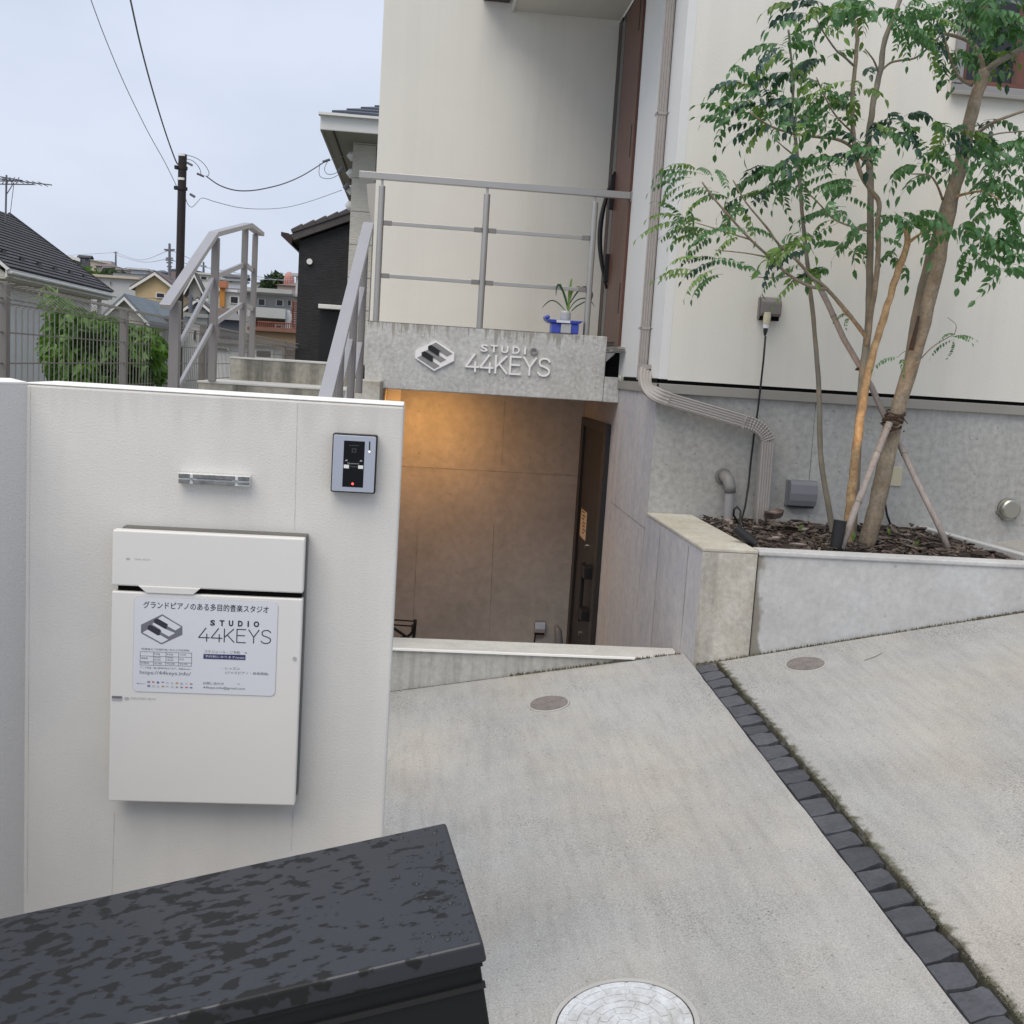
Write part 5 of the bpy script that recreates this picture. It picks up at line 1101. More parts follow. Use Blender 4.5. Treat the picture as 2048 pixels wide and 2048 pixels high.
pw = onY(733,367,12); MB().prism([onY(733,368,12),onY(756,366,12),onY(756,450,12),onY(744,446,12),onY(737,410,12)],(0,.04,0)).build('hanging_screen', mat('beige_screen', (.40,.38,.36), .7), label='pale beige tapered panel hanging between the neighbour house and the porch wall', cat='panel')

BH = thing('black_house', onY(650,690,24), 'black ribbed-clad house with brown tiled roof edge and round white vent', 'house')
bl0 = onY(598,500,24).x
zl, zr2 = onY(601,482,24).z, onY(697,447,24).z; xr3 = onY(699,447,24).x
xr_b = xr3+2; zrb = zl+(zr2-zl)/(xr3-bl0)*(xr_b-bl0)
MB().prism([(bl0,24,Z(-6)),(xr_b,24,Z(-6)),(xr_b,24,zrb),(bl0,24,zl)],(0,8,0)).build('wall', M['tile_black'], BH)
dxy = Vector((xr_b-bl0,0,zrb-zl)).normalized(); a = Vector((bl0-.14,23.85,zl-.02)); up_ = Vector((-dxy.z,0,dxy.x))
MB().hexa([a, a+dxy*4, a+dxy*4+Vector((0,8.3,0)), a+Vector((0,8.3,0))],[a+up_*.13,a+dxy*4+up_*.13,a+dxy*4+up_*.13+Vector((0,8.3,0)),a+up_*.13+Vector((0,8.3,0))]).build('verge_board', M['tile_brown'], BH)
for k in range(12):
    s0_ = a+dxy*(.06+.262*k)+up_*.135; m = MB(); m.hexa([s0_-Vector((0,.03,0)),s0_+dxy*.27-Vector((0,.03,0)),s0_+dxy*.27+Vector((0,8.3,0)),s0_+Vector((0,8.3,0))],[s0_+up_*.09-Vector((0,.03,0)),s0_+dxy*.27+up_*.125-Vector((0,.03,0)),s0_+dxy*.27+up_*.125+Vector((0,8.3,0)),s0_+up_*.09+Vector((0,8.3,0))]); m.build('roof_tile', M['tile_brown'], BH, bevel=.02)
MB().prism([(bl0-.36,23.8,zl+.14),(bl0-.36,23.8,zl+.06),(bl0-.14,23.8,zl-.1),(bl0-.12,23.8,zl+.04),(bl0-.2,23.8,zl+.12)],(0,8.3,0)).build('gutter', M['brown_dark'], BH)
c = onY(619.5,523.5,24); MB().cyl((c.x,24,c.z),(c.x,23.93,c.z),.06,20).build('vent', M['white'], BH)
a, b = onY(639,612,24), onY(720,624,24); MB().box(a.x,b.x+1,23.7,24,a.z-.06,a.z+.03).build('canopy', M['white'], BH, bevel=.01)
MB().box(a.x+.02,b.x+1,23.99,24.0,Z(-4),a.z-.1).build('door_recess', M['black'], BH)

# house with the dark slate roof, far left
LH = thing('left_house', onY(120,700,28), 'pale house at the far left with dark slate hipped roof and snow guards', 'house')
E1 = onY(27,537,24); E2 = Vector((E1.x-.02,31.6,E1.z)); wv = 2.1; zr_ = E1.z+.80*wv; xe = E1.x
m = MB(); ex_ = Vector((-1,0,.80)); nrows = 20
for k in range(nrows):
    t0, t1 = k/nrows*wv, (k+1)/nrows*wv
    A_ = Vector((xe-t0, 23.7, E1.z+.8*t0+.012)); B_ = Vector((xe-t0, 31.6-t0*.93, E1.z+.8*t0+.012)); C_ = Vector((xe-t1, 31.6-t1*.93, E1.z+.8*t1-.012)); D_ = Vector((xe-t1, 23.7, E1.z+.8*t1-.012)); up_ = Vector((.018,0,.022))
    MB().hexa([A_,B_,C_,D_],[A_+up_,B_+up_,C_+up_,D_+up_]).build('slate_course', M['slate_grey'], LH)
MB().hexa([(xe-2*wv,23.7,E1.z),(xe,23.7,E1.z),(xe,31.6,E1.z),(xe-2*wv,31.6,E1.z)],[(xe-wv-.01,23.7,zr_-.03),(xe-wv,23.7,zr_-.03),(xe-wv,29.6,zr_-.03),(xe-wv-.01,29.6,zr_-.03)]).build('roof', M['slate_grey'], LH)
MB().bar((xe-.01,31.62,E1.z+.03),(xe-wv,31.62-wv*.93,zr_+.04),.09,.04).build('hip_trim', M['tile_brown'], LH)
MB().box(xe-.02,xe+.08,23.7,31.7,E1.z-.13,E1.z-.07).build('gutter', M['gutter'], LH, bevel=.02)
MB().box(xe-.06,xe-.021,23.7,31.6,E1.z-.2,E1.z-.01).build('fascia', M['gutter'], LH)
MB().box(xe-3.6,xe-.061,23.72,31.4,E1.z-.23,E1.z-.2).build('soffit', M['soffit'], LH)
MB().box(xe-3.5,xe-.45,24.0,31.1,Z(-7),E1.z-.231).build('wall', wallmat('pale_grey_wall', (.72,.72,.70)), LH)
MB().prism([(xe+.0,23.98,E1.z-.19),(xe-4.2,23.98,E1.z-.19),(xe-wv,23.98,zr_-.1)],(0,-.2,0)).build('gable_wall', wallmat('cream_gable', (.55,.53,.46)), LH)
MB().bar((xe+.02,23.68,E1.z-.05),(xe-wv,23.68,zr_-.03),.05,.12,(0,1,0)).build('barge_board', M['gutter'], LH)
dpx = onX(213,620,xe-.3); MB().cyl((xe-.2,31.0,Z(-7)),(xe-.2,31.0,E1.z-.2),.06,10).build('downpipe', M['gutter'], LH)
MB().box(xe-.449,xe-.44,29.4,30.6,Z(-1.6),Z(-.4)).build('window', M['glass'], LH)
for px, py in ((8,505),(45,520),(79,530),(111,539),(142,546),(170,553)):
    d = ray(px,py); # on the roof plane z = E1.z + .8*(xe-x)
    t = (E1.z+.8*xe+.06-CZ)/(d.z+.8*d.x); q = d*t; q = Vector((q.x,q.y,q.z+CZ)); MB().box(q.x-.03,q.x+.01,q.y-.12,q.y+.12,q.z-.04,q.z+.05).build('snow_guard', M['black'], LH)
an = thing('tv_antenna', onY(14,445,28), 'rooftop television antenna on a thin mast above the left house', 'antenna')
MB().cyl(onY(11,450,28),onY(13,350,28),.022,8).build('mast', M['wire'], an)
MB().tube([onY(11,392,28),onY(28,365,28)],.012,6).build('stay', M['wire'], an); MB().tube([onY(18,447,28),onY(28,365,28)],.008,6).build('stay', M['wire'], an)
for (a, b) in (((-25,355),(104,370)),((-20,350),(45,361)),((-20,368),(68,369)),((-30,362),(30,362))): MB().tube([onY(*a,28),onY(*b,28)],.014,6).build('boom', M['wire'], an)
for k in range(9):
    q = onY(-10+k*12,357+k*1.4,28); MB().tube([q+Vector((0,-.35,0)),q+Vector((0,.35,0))],.008,5).build('element', M['wire'], an)
for k in range(4):
    q = onY(8+k*9,361,28); MB().tube([q+Vector((0,-.1,-.09)),q+Vector((0,.1,.09))],.012,5).build('element', M['wire'], an)

# ------------------------------------------------------------------ mesh fence
FX = [(5.9,-2.27),(6.38,-2.277),(9.4,-2.395),(12.9,-2.42),(17,-2.5),(22,-2.56),(26,-2.60)]
ft = Z(.30); fb = Z(-1.25)
fe = thing('mesh_fence', (-2.4,12,fb), 'long taupe wire mesh fence with square posts behind the left side of the steps', 'fence')
for Y, x in FX[1:]:
    MB().box(x-.030,x+.030,Y-.03,Y+.03,fb,ft+.012).build('post', M['fencepost'], fe, bevel=.004)
    MB().box(x-.032,x+.032,Y-.032,Y+.032,ft+.0125,ft+.018).build('post_cap', M['fencepost'], fe)
def fpanel(x0, Y0, x1, Y1, zt, zb, sp_c=.108, r=.0042):
    m = MB(); a = Vector((x0,Y0,0)); b = Vector((x1,Y1,0)); L_ = (b-a).length; d = (b-a)/L_; n2 = Vector((d.y,-d.x,0))
    def V(s_, off, z): q = a+d*s_+n2*off; return (q.x,q.y,z)
    prof = [(.10,zt+.004),(.045,zt-.002),(.0,zt-.02),(.09,zt-.085),(.0,zt-.115),(.0,zb)]
    k = int(L_/sp_c)
    for i in range(1, k):
        s_ = L_*i/k; m.tube([V(s_,o_,z) for o_, z in prof], r, 4)
    for z, off in ((zt-.0,0),(zt-.075,0.0),(zt-.10,0),(zt-.26,0),(zt-.43,0),(zt-.61,0),(zt-.8,0),(zt-1.0,0)):
        m.tube([V(.03,off+.006,z),V(L_-.03,off+.006,z)], r*1.35, 4)
    return m.build('mesh_panel', M['mesh'], fe, kind='stuff')
pr = (5.0,-2.24)
for (Y0,x0),(Y1,x1) in zip([pr]+FX[1:], FX[1:]): fpanel(x0, Y0, x1, Y1, ft, fb)
gf = thing('grid_fence', onY(625,720,26), 'short wire grid fence in front of the dark doorway below the black house', 'fence')
for k in range(8):
    x = -2.58+.22*k; MB().box(x-.008,x+.008,25.9,25.916,Z(-.5),Z(.30)).build('grid_bar', M['alu_grey'], gf)
for z in (.28,.18,.08,-.08,-.25): MB().box(-2.58,-1.0,25.88,25.898,Z(z-.01),Z(z+.01)).build('grid_bar', M['alu_grey'], gf)
for x in (-2.6,-1.9,-1.15): MB().box(x-.03,x+.03,25.93,25.99,Z(-1),Z(.33)).build('post', M['fencepost'], gf)
MB().box(-2.5,-.6,26.6,26.8,Z(-2),Z(.12)).build('garden_wall', M['conc_step'], label='low dark wall behind the grid fence below the black house', cat='wall')

# leafy tree behind the fence
random.seed(51)
def leafytree(name, blobs, Y, n, lab, mt, ls=.10, dY=.6):
    b0 = onY(sum(b[0] for b in blobs)/len(blobs), max(b[1]+b[3] for b in blobs), Y); o = thing(name, Vector((b0.x,Y,Z(-4.2))), lab, 'tree')
    m = MB(); tot = sum(b[2]*b[3] for b in blobs)
    for px, py, rx, ry in blobs:
        for k in range(int(n*rx*ry/tot)):
            while True:
                a, b, c_ = (random.uniform(-1,1) for _ in range(3))
                if a*a+b*b+c_*c_ < 1 and random.random() < .25+.75*(a*a+b*b+c_*c_): break
            q = onY(px+a*rx, py+b*ry, Y+c_*dY); d = Vector((random.gauss(0,.8),random.gauss(0,.8),-.75+random.gauss(0,.35))).normalized(); s_ = d.cross(Vector((random.gauss(0,1),random.gauss(0,1),.6))).normalized(); L_ = ls*random.uniform(.5,1.3); wd = L_*.27; nn = d.cross(s_)*wd*.5
            m.add([q,q+d*L_*.4-s_*wd+nn,q+d*L_+nn*2,q+d*L_*.4+s_*wd+nn,q+d*L_*.45],[(0,1,4),(0,4,3),(1,2,4),(4,2,3)])
    m.build('crown', M[mt], o)
    for k in range(5):
        bq = random.choice(blobs); MB().tube([Vector((b0.x+random.gauss(0,.1),Y,Z(-4.2))), onY(bq[0]*.5+b0.x*0+bq[0]*.5,760,Y), onY(bq[0],bq[1],Y)],[.05,.03,.01],7).build('trunk', M['bark_gr'], o)
    return o
leafytree('garden_shrub_tree', [(150,650,52,34),(125,700,36,50),(165,725,50,50),(215,650,34,22),(240,700,58,52),(285,690,38,44),(300,720,24,40),(110,600,10,22),(130,620,22,20),(200,760,90,26)], 10.8, 3300, 'bushy green tree with drooping leaves just behind the mesh fence', 'leafbg', .15, .55)
m = MB(); nt_ = thing('bamboo_tip', onY(92,640,8.6), 'thin yellowish leafy shoot poking above the fence top', 'plant')
MB().tube([onY(100,650,8.6),onY(92,600,8.6),onY(88,572,8.6)],.004,5).build('stem', M['bark_gr'], nt_)
for k in range(22):
    q = onY(random.uniform(82,118),random.uniform(568,618),8.6+random.uniform(-.1,.1)); d = Vector((random.gauss(0,1),random.gauss(0,.4),-.6)).normalized(); s_ = d.cross(Vector((0,-1,.3))).normalized(); m.add([q,q+d*.05-s_*.008,q+d*.11,q+d*.05+s_*.008],[(0,1,2,3)])
m.build('leaves', M['leaf2'], nt_)

# ------------------------------------------------------------------ utility pole and wires
up0 = thing('utility_pole', onY(355,780,14), 'dark brown steel utility pole with two clamp bands against the sky', 'utility pole')
pt = onY(364,309,14); px_ = (pt.x+onY(356,760,14).x)/2
MB().cyl((px_-.0,14,Z(-4.5)),(px_,14,pt.z),.050,20).build('shaft', M['pole'], up0)
for py, r in ((336,.062),(377,.066)):
    z = onY(363,py,14).z; MB().cyl((px_,14,z-.018),(px_,14,z+.018),r,20).build('clamp_band', M['pole'], up0); MB().box(px_-.085,px_-.05,13.95,14.02,z-.02,z+.02).build('clamp_bolt', M['black'], up0)
for py in (310,358): z = onY(363,py,14).z; MB().cyl((px_-.003,13.999,z-.016),(px_-.003,13.999,z+.012),.0512,20).build('reflective_band' , M['white'], up0)
def wire(name, pts, r, label, mt='wire', group=None):
    P = []; Q = [onY(*p) for p in pts]
    for i in range(len(Q)-1):
        a = Q[max(i-1,0)]; b = Q[i]; c_ = Q[i+1]; d = Q[min(i+2,len(Q)-1)]
        for k in range(6): t = k/6; P.append(.5*((2*b)+(c_-a)*t+(2*a-5*b+4*c_-d)*t*t+(3*b-a-3*c_+d)*t**3))
    P.append(Q[-1]); return MB().tube(P, r, 6).build(name, M[mt], label=label, cat='wire', group=group)
wire('overhead_wire', [(172,-30,9.5),(182,0,9.7),(212,80,10.6),(250,170,11.6),(295,262,12.8),(330,325,13.6),(353,372,14)], .004, 'thin pale overhead wire falling from the upper left to the lower pole clamp', 'wire_thin')
wire('overhead_wire', [(252,-40,9.5),(261,0,9.8),(281,90,10.8),(305,180,12),(330,262,13.2),(350,318,13.9),(357,330,14)], .008, 'thick dark overhead wire falling from the top edge to the pole head')
wire('service_wire', [(412,352,14.1),(438,370,14.3),(468,380,14.5),(497,381.5,14.8),(527,377.5,15),(566,367.7,15.3),(605,351,15.6),(647,325,15.9)], .008, 'dark service wire sagging from the pole head to the neighbour gable')
wire('service_wire', [(371,396,14),(376,409,14),(384,414,14),(394,405,14),(405,396,14.05),(432,404,14.2),(478,415,14.6),(527,418,15),(576,414,15.4),(625,401,15.8),(684,380,16.2)], .0045, 'thinner pale service wire sagging below the dark one', 'wire_thin')
wire('jumper_loop', [(370,309,14),(392,316,14.05),(408,328,14.08),(418,345,14.1),(414,354,14.1)], .004, 'outer wire loop beside the pole head')
wire('jumper_loop', [(370,317,14),(386,322,14.03),(398,335,14.05),(402,348,14.08),(400,350,14.1)], .004, 'inner wire loop beside the pole head')
wire('jumper_loop', [(640,326,15.9),(638,345,15.9),(643,355,15.9),(660,357,16),(676,350,16),(682,340,16)], .004, 'larger wire loop below the neighbour eave')
wire('jumper_loop', [(655,323,15.9),(649,338,15.9),(655,348,15.9),(670,347,16),(682,338,16)], .004, 'smaller wire loop below the neighbour eave')
wire('dead_end_wire', [(662,320,15.9),(675,316,16),(692,311,16.2)], .003, 'short wire stub running to the neighbour wall', 'wire_thin')
for n_, (a, b, r, lb) in enumerate((((374,325,14),(385,331,14),.014,'black splice sleeve just right of the pole head'),((394,347,14.1),(408,353,14.1),.014,'grey splice sleeve at the start of the dark service wire'),((380,388,14),(390,394,14),.016,'grey splice sleeve right of the lower pole clamp'),((645,324,15.9),(660,319,15.9),.018,'splice sleeve at the upper end of the dark service wire'),((678,344,16),(685,334,16),.03,'dark cable boot at the neighbour wall'),((688,378,16.2),(697,370,16.2),.035,'dark insulator on the neighbour wall'))):
    MB().tube([onY(*a),onY(*b)], r, 8).build('splice_sleeve', M['wire'], label=lb, cat='cable fitting')

# ------------------------------------------------------------------ distant town
def blk_house(x0, x1, yt, yb, Y, wc, rc, roof, label, rise=10, windows=(), depth=None, over=.25, extra=None, name='town_house', cat='house', trim=None):
    A_ = onY(x0,yt,Y); B_ = onY(x1,yt,Y); zt_ = (A_.z+B_.z)/2; zb_ = onY((x0+x1)/2,yb,Y).z-4; xa, xb = A_.x, B_.x; dp_ = depth or (xb-xa)*.8
    k = Y/F; rz = rise*k; o = thing(name, ((xa+xb)/2,Y+dp_/2,zb_), label, cat)
    wm = wallmat('house_wall', wc); rm = roofmat('house_roof', rc)
    MB().box(xa,xb,Y,Y+dp_,zb_,zt_).build('wall', wm, o); ov = over; tm = M['gutter'] if trim is None else trim
    if roof == 'gable_front':      # ridge runs away from the viewer
        xm = (xa+xb)/2; MB().prism([(xa,Y,zt_),(xb,Y,zt_),(xm,Y,zt_+rz)],(0,dp_,0)).build('gable_wall', wm, o)
        for sx_, xe_ in ((-1,xa),(1,xb)):
            p = Vector((xe_+sx_*ov,Y-ov,zt_-rz*ov/((xb-xa)/2))); q = Vector((xm,Y-ov,zt_+rz)); e_ = Vector((0,dp_+2*ov,0)); u_ = Vector((0,0,.18))
            MB().hexa([p,q,q+e_,p+e_],[p+u_,q+u_,q+u_+e_,p+u_+e_]).build('roof', rm, o)
            MB().bar(p+Vector((0,-.03,.05)), q+Vector((0,-.03,.05)), .05, .26, (0,1,0)) .build('barge_board', tm, o) if False else MB().prism([p+Vector((0,-.06,-.0012*Y)),q+Vector((0,-.06,-.0012*Y)),q+Vector((0,-.06,.0014*Y)),p+Vector((0,-.06,.0014*Y))],(0,.05,0)).build('barge_board', tm, o)
    elif roof == 'gable_side':
        ym = Y+dp_/2
        MB().prism([(xa,Y,zt_),(xa,Y+dp_,zt_),(xa,ym,zt_+rz)],(xb-xa,0,0)).build('gable_wall', wm, o)
        for s_, ye in ((-1,Y),(1,Y+dp_)):
            p = Vector((xa-ov,ye+s_*ov,zt_-rz*ov/(dp_/2))); q = Vector((xa-ov,ym,zt_+rz)); e_ = Vector((xb-xa+2*ov,0,0)); u_ = Vector((0,0,.15))
            MB().hexa([p,q,q+e_,p+e_],[p+u_,q+u_,q+u_+e_,p+u_+e_]).build('roof', rm, o)
    elif roof == 'hip':
        i_ = min((xb-xa)/2*.8, dp_/2); MB().hexa([(xa-ov,Y-ov,zt_),(xb+ov,Y-ov,zt_),(xb+ov,Y+dp_+ov,zt_),(xa-ov,Y+dp_+ov,zt_)],[(xa+i_,Y+dp_/2-.01,zt_+rz),(xb-i_,Y+dp_/2-.01,zt_+rz),(xb-i_,Y+dp_/2+.01,zt_+rz),(xa+i_,Y+dp_/2+.01,zt_+rz)]).build('roof', rm, o)
    elif roof == 'slant':
        MB().prism([(xa-ov,Y-ov,zt_),(xb+ov,Y-ov,zt_),(xb+ov,Y-ov,zt_+rz)],(0,dp_+ov,0)).build('roof', rm, o)
    else: MB().box(xa-ov,xb+ov,Y-ov,Y+dp_+ov,zt_+.002,zt_+max(.15,rz)).build('roof', rm, o)
    for (wx0, wy0, wx1, wy1, *cc_) in windows:
        a, b = onY(wx0,wy0,Y), onY(wx1,wy1,Y); f = MB().box(a.x,b.x,Y-.08,Y-.002,b.z,a.z).build('window', M['gutter'], o); g = .12*(b.x-a.x)
        MB().box(a.x+g,b.x-g,Y-.085,Y-.081,b.z+g*.6,a.z-g*.6).build('pane', M['glass'], f)
        if (b.x-a.x) > 1: MB().box((a.x+b.x)/2-.04,(a.x+b.x)/2+.04,Y-.09,Y-.086,b.z+g*.6,a.z-g*.6).build('mullion', M['gutter'], f)
    return o
G_ = lambda v: (v,v*.985,v*.95)
# crest of the hill
blk_house(132,158,519,540,170,(.10,.10,.11),(.07,.065,.07),'gable_front','dark grey house at the left end of the hill crest',3,((140,522,146,527),(150,524,154,530)))
blk_house(110,132,517,530,182,(.4,.38,.35),(.06,.06,.065),'gable_side','small dark-roofed house half behind the left house roof on the crest',3)
blk_house(158,179,515,535,175,(.10,.10,.115),(.055,.055,.06),'gable_side','charcoal house beside the cream one on the hill crest',3,((164,519,169,525),))
blk_house(181,220,521,532,165,(.47,.40,.33),(.45,.42,.4),'slant','cream house with a pale sloping roof on the hill crest',-6,((184,519,187,523),))
blk_house(192,236,533,548,150,(.36,.32,.29),(.17,.13,.13),'hip','brownish hip-roofed house below the cream crest house',6)
blk_house(228,284,541,556,138,(.42,.38,.34),(.15,.135,.14),'hip','wide dark hip-roofed house in the middle of the hillside',7,((246,543,254,549),))
blk_house(207,232,540,552,140,(.45,.42,.38),(.16,.14,.145),'gable_side','small hillside house with a dusty grey roof over a white wall',4)
blk_house(226,292,547,566,95,(.66,.66,.66),(.62,.62,.62),'slant','white building with a rising sloped roofline above the grey warehouse',0,())
wq = blk_house(262,292,540,570,96,(.68,.69,.70),(.6,.6,.6),'flat','tall white block end of the sloped white building',1)
blk_house(292,303,543,565,98,(.62,.61,.6),(.3,.3,.3),'flat','narrow white house tucked behind the beige gable',1,((295,545,299,550),))
blk_house(176,272,556,630,70,(.46,.47,.48),(.50,.43,.36),'flat','long pale grey warehouse with a tan roof edge',1.5,((205,566,206.5,571),(221,563,223,570),(199,566,201,569)))
blk_house(308,338,545,560,125,(.2,.21,.24),(.09,.11,.14),'hip','blue-grey roofed house right of the beige gable',5)
blk_house(338,400,541,560,130,(.3,.3,.32),(.12,.11,.12),'hip','far dark roofs behind the utility pole',6)
blk_house(344,372,557,580,88,(.40,.36,.32),(.11,.08,.075),'gable_side','brown-roofed house stepping down behind the beige gable',9)
bg_ = blk_house(271,351,576,640,62,(.56,.42,.24),(.12,.09,.085),'gable_front','beige gabled house with a white window box and brown roof',26,((312,585,331,597),),7)
blk_house(352,374,584,630,66,(.52,.40,.24),(.11,.085,.08),'gable_front','second beige house end partly behind the railing',12,((376,592,381,600),))
blk_house(378,402,575,625,60,(.34,.32,.30),(.08,.065,.06),'gable_front','dark brown roofed house beside the second beige end',22,((383,596,388,603),))
blk_house(388,418,549,565,92,(.60,.60,.56),(.55,.55,.52),'flat','cream box-shaped house high behind the left stair railing',1,((401,552,415,561),))
blk_house(216,288,634,700,40,(.50,.48,.42),(.14,.17,.19),'gable_front','small cream gabled house with teal roof just beyond the fence',34,(),6)
blk_house(262,345,631,700,43,(.48,.48,.47),(.105,.14,.165),'hip','teal hip-roofed house beyond the second fence panel',26,((362,665,368,680),))
blk_house(345,405,634,720,46,(.62,.62,.60),(.3,.3,.3),'flat','pale grey house wall behind the lower stair railing',1,((388,660,394,680),(362,665,370,672)))
blk_house(378,415,616,650,55,(.24,.24,.25),(.09,.085,.09),'gable_front','grey shed-like gable with a black roof beside the stair railing',14,((402,613,407,618),))
blk_house(404,432,652,660,50,(.15,.15,.17),(.10,.10,.12),'slant','low lean-to roof in front of the grey shed',4)
blk_house(431,485,562,590,85,(.60,.60,.58),(.3,.3,.32),'flat','white two-storey house with small windows left of the railing post',2,((442,559,447,563),(457,562,467,566)))
blk_house(450,490,556,566,100,(.5,.5,.48),(.10,.10,.11),'gable_side','dark-roofed house behind the white two-storey one',5)
ow = blk_house(430,483,584,625,68,(.62,.62,.58),(.62,.62,.62),'flat','white house with an orange wall stripe between the railing posts',1,((460,592,478,608),),8)
a, b = onY(441,576,67.9), onY(450,614,67.9); MB().box(a.x,b.x,67.7,67.9,b.z,a.z).build('orange_stripe', wallmat('orange_panel', (.50,.22,.05)), ow)
MB().box(a.x-.02,b.x+.1,67.5,68.3,a.z+.01,a.z+.4).build('orange_parapet', wallmat('terracotta', (.42,.17,.09)), ow)
blk_house(452,482,577,584,72,(.4,.4,.42),(.23,.23,.28),'hip','lilac grey roof just above the orange striped house',4)
blk_house(436,462,632,650,52,(.3,.27,.25),(.12,.085,.07),'gable_side','rusty brown low roof behind the railing',9)
blk_house(440,480,640,680,48,(.10,.105,.125),(.17,.17,.17),'hip','low blue-grey shed with a grey roof below the orange striped house',18)
blk_house(432,560,690,730,40,(.66,.66,.66),(.2,.19,.18),'flat','pale low building behind the right end of the mesh fence',2,((510,698,546,718),(432,694,458,702)))
blk_house(567,597,700,740,38,(.30,.19,.17),(.2,.15,.13),'flat','reddish brown low wall building beside the black house',1)
AP = blk_house(486,587,590,665,58,(.36,.36,.345),(.42,.42,.40),'flat','grey concrete two-storey apartment building with balcony and rusty railing',1,((516,597,531,612),(552,599,567,613),(575,600,583,612)),9)
a, b = onY(486,575,57.6), onY(587,590,57.6); MB().box(a.x,b.x,56.9,57.7,b.z,a.z).build('parapet', wallmat('grey_parapet', (.40,.40,.385)), AP)
a, b = onY(496,613,56.6), onY(571,638,56.6); MB().box(a.x,b.x,56.4,57.9,b.z,a.z).build('balcony', wallmat('balcony_wall', (.43,.43,.42)), AP)
a, b = onY(510,639,57.7), onY(571,662,57.7); MB().box(a.x,b.x,57.8,57.98,b.z,a.z).build('shaded_lower_wall', wallmat('rust_wall', (.22,.10,.075)), AP)
a, b = onY(550,648,57.4), onY(566,661,57.4); wf = MB().box(a.x,b.x,57.3,57.7,b.z,a.z).build('window', M['gutter'], AP); MB().box(a.x+.08,b.x-.08,57.28,57.299,b.z+.08,a.z-.08).build('pane', M['glass'], wf)
a, b = onY(572,620,57.0), onY(587,664,57.0); MB().box(a.x,b.x,56.9,57.5,b.z,a.z).build('stair_panel', wallmat('pale_panel', (.52,.53,.55)), AP)
rust = mat('rusty_iron', (.20,.075,.05), .8, var=.3, vscale=3)
rl = thing('rusty_railing', onY(550,665,50), 'rust-red iron railing along the terrace in front of the apartment building', 'railing')
for k in range(20):
    q0_, q1_ = onY(517+k*4.0, 643+k*.25, 50), onY(517+k*4.0, 664+k*.25, 50); MB().tube([q0_,q1_],.022,5).build('baluster', rust, rl)
for y0_ in (643,654,663): MB().tube([onY(515,y0_,50),onY(597,y0_+5,50)],.03,5).build('rail', rust, rl)
tw_ = blk_house(508,600,664,690,48,(.33,.22,.13),(.20,.10,.07),'flat','ochre stained retaining wall under the rusty railing',.8,(),cat='retaining wall',name='retaining_wall')
st_ = thing('iron_stair', onY(592,660,52), 'rust coloured spiral iron stair between the apartment building and the black house', 'stair')
for k in range(14):
    q = onY(590+3*math.sin(k*1.1), 605+k*4.3, 52); MB().box(q.x-.14,q.x+.14,51.8,52.3,q.z-.02,q.z+.03).build('tread', rust, st_)
MB().tube([onY(586,600,52),onY(585,665,52)],.05,6).build('newel', rust, st_); MB().tube([onY(597,560,52),onY(596,665,52)],.04,6).build('drain_pipe', M['white'], st_)
gt = thing('striped_tank', onY(578,575,120), 'rounded pink tank painted with red and white spikes on the horizon', 'tank')
c = onY(578,566,120); tk = MB().tube([(c.x,120,c.z-2),(c.x,120,c.z+.4),(c.x,120,c.z+.9),(c.x,120,c.z+1.15)],[.55,.55,.45,.2],18).build('shell', wallmat('pink_tank', (.45,.25,.22)), gt, smooth=True)
for k in range(4):
    x = c.x-.45+.26*k; MB().add([(x,119.4,c.z-1.2),(x+.22,119.4,c.z-1.2),(x+.11,119.4,c.z+.85)],[(0,1,2)]).build('red_spike', mat('red_paint', (.45,.03,.03), .6), gt)
blk_house(555,592,571,580,118,(.38,.30,.27),(.33,.24,.22),'slant','pinkish roof slope beside the striped tank',6)
blk_house(592,604,553,600,64,(.42,.42,.40),(.4,.4,.38),'flat','narrow grey tower edge beside the black house',1)
blk_house(509,538,566,572,140,(.4,.38,.36),(.22,.20,.21),'hip','long low roof on the horizon left of the dark trees',3)
def clump(name, blobs, Y, n, label, s_=.6, mt='hedge'):
    m = MB()
    for px, py, rx, ry in blobs:
        for k in range(n):
            a = random.uniform(0,6.28); r = math.sqrt(random.random()); q = onY(px+rx*r*math.cos(a), py+ry*r*math.sin(a), Y+random.uniform(-3,3)); v = [q+Vector((random.gauss(0,s_),random.gauss(0,s_),random.gauss(0,s_))) for _ in range(3)]; m.add(v,[(0,1,2)])
    return m.build(name, M[mt], label=label, cat='trees', kind='stuff')
clump('far_trees', [(545,565,14,8),(556,560,8,6),(537,571,8,4)], 130, 260, 'dark trees on the horizon left of the striped tank', .35)
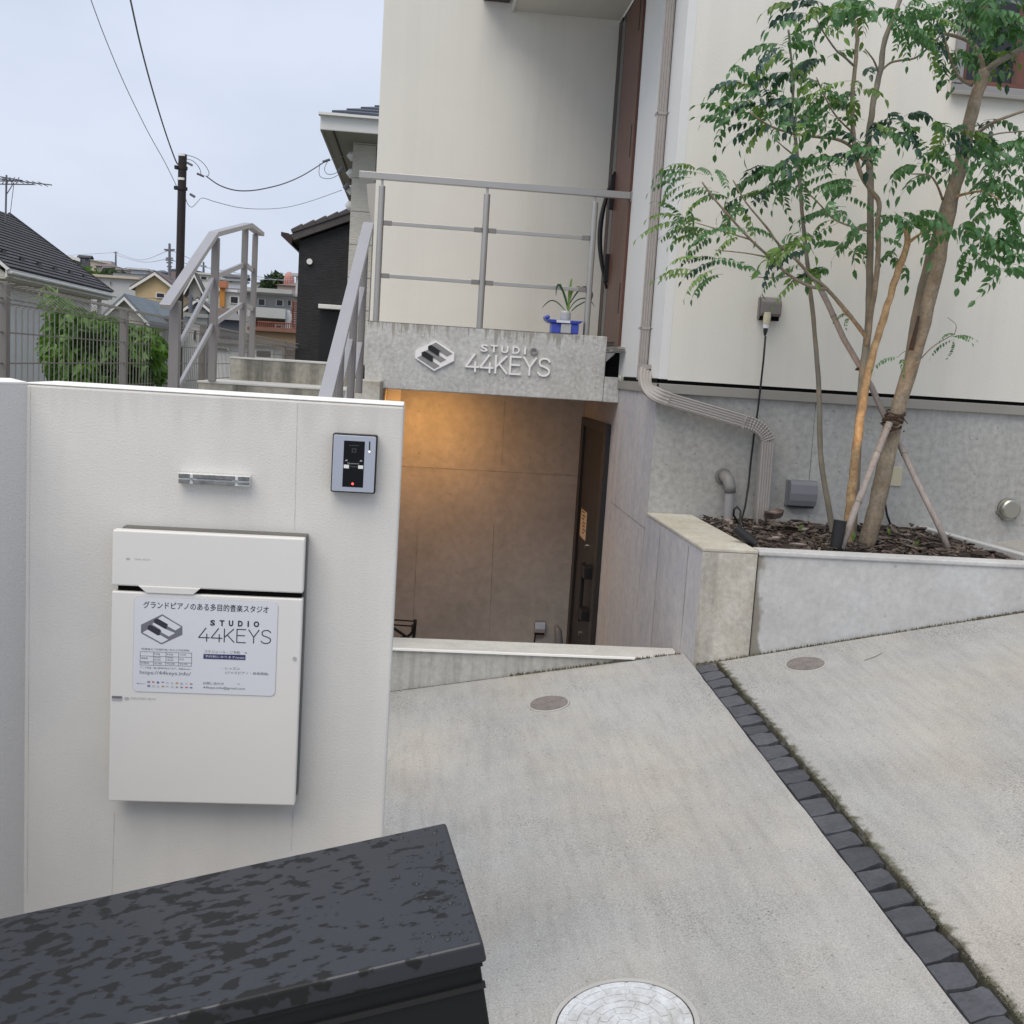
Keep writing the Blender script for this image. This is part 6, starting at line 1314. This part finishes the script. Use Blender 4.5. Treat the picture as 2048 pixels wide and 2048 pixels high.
clump('hillside_bushes', [(162,544,20,4),(150,538,12,3),(185,549,16,3)], 145, 200, 'green bushes on the slope under the crest houses', .28, 'leafbg')
clump('hillside_bushes', [(236,556,10,3),(215,552,8,3)], 110, 160, 'low dark bushes above the grey warehouse roof', .3)
def tpole(px, y0, y1, Y, label, arms=()):
    o = thing('distant_utility_pole', onY(px,y1,Y), label, 'utility pole'); MB().tube([onY(px,y1,Y),onY(px,y0,Y)],[.11,.08],7).build('shaft', M['wire'], o)
    for yy_, hw in arms: MB().tube([onY(px-hw,yy_,Y),onY(px+hw,yy_+.5,Y)],.05,5).build('crossarm', M['wire'], o)
    return o
tpole(231.5,503,532,130,'tall thin utility pole on the hill crest',((505,4),))
tpole(339,487,560,75,'distant utility pole with stacked crossarms left of the brown pole',((499,11),(501,8),(516,7),(520,8),(525,6),(533,5)))
tpole(407,524,552,100,'small utility pole above the cream box house',((532,6),))
tpole(381,590,660,52,'short utility pole beside the stair railing',((594,6),(612,5)))
tpole(339,555,660,64,'thin pole in front of the beige gable',((558,6),))
for i, (pts, lb) in enumerate((([(231,505,130),(280,520,110),(339,500,75)],'far wire between the crest pole and the stacked crossarm pole'),([(120,512,150),(180,508,140),(231,505,130)],'far wire running left from the crest pole'),([(231,510,130),(285,524,110),(339,517,75)],'lower far wire between the two distant poles'),([(339,499,75),(375,515,85),(407,533,100)],'far wire right of the brown pole'),([(407,533,100),(500,556,90),(590,560,80)],'faint wire crossing the sky above the apartment building'),([(339,520,75),(440,540,80),(592,566,90)],'second faint wire above the apartment building'),([(240,596,45),(330,597,45),(420,604,45)],'dark wire crossing in front of the beige gable'))):
    wire('distant_wire', pts, .02 if pts[0][2] > 60 else .012, lb, 'wire_thin' if i < 6 else 'wire')

g0 = onG(1728, 1322, True)+Vector((0,0,.003)); g1 = onG(1765, 1307, True)+Vector((0,0,.004)); MB().tube([g0, g0.lerp(g1,.5)+Vector((.004,-.006,.001)), g1], [.0012,.0016,.001], 5).build('fallen_twig', M['bark_gr'], label='thin curved fallen twig on the drive below the planter', cat='twig')
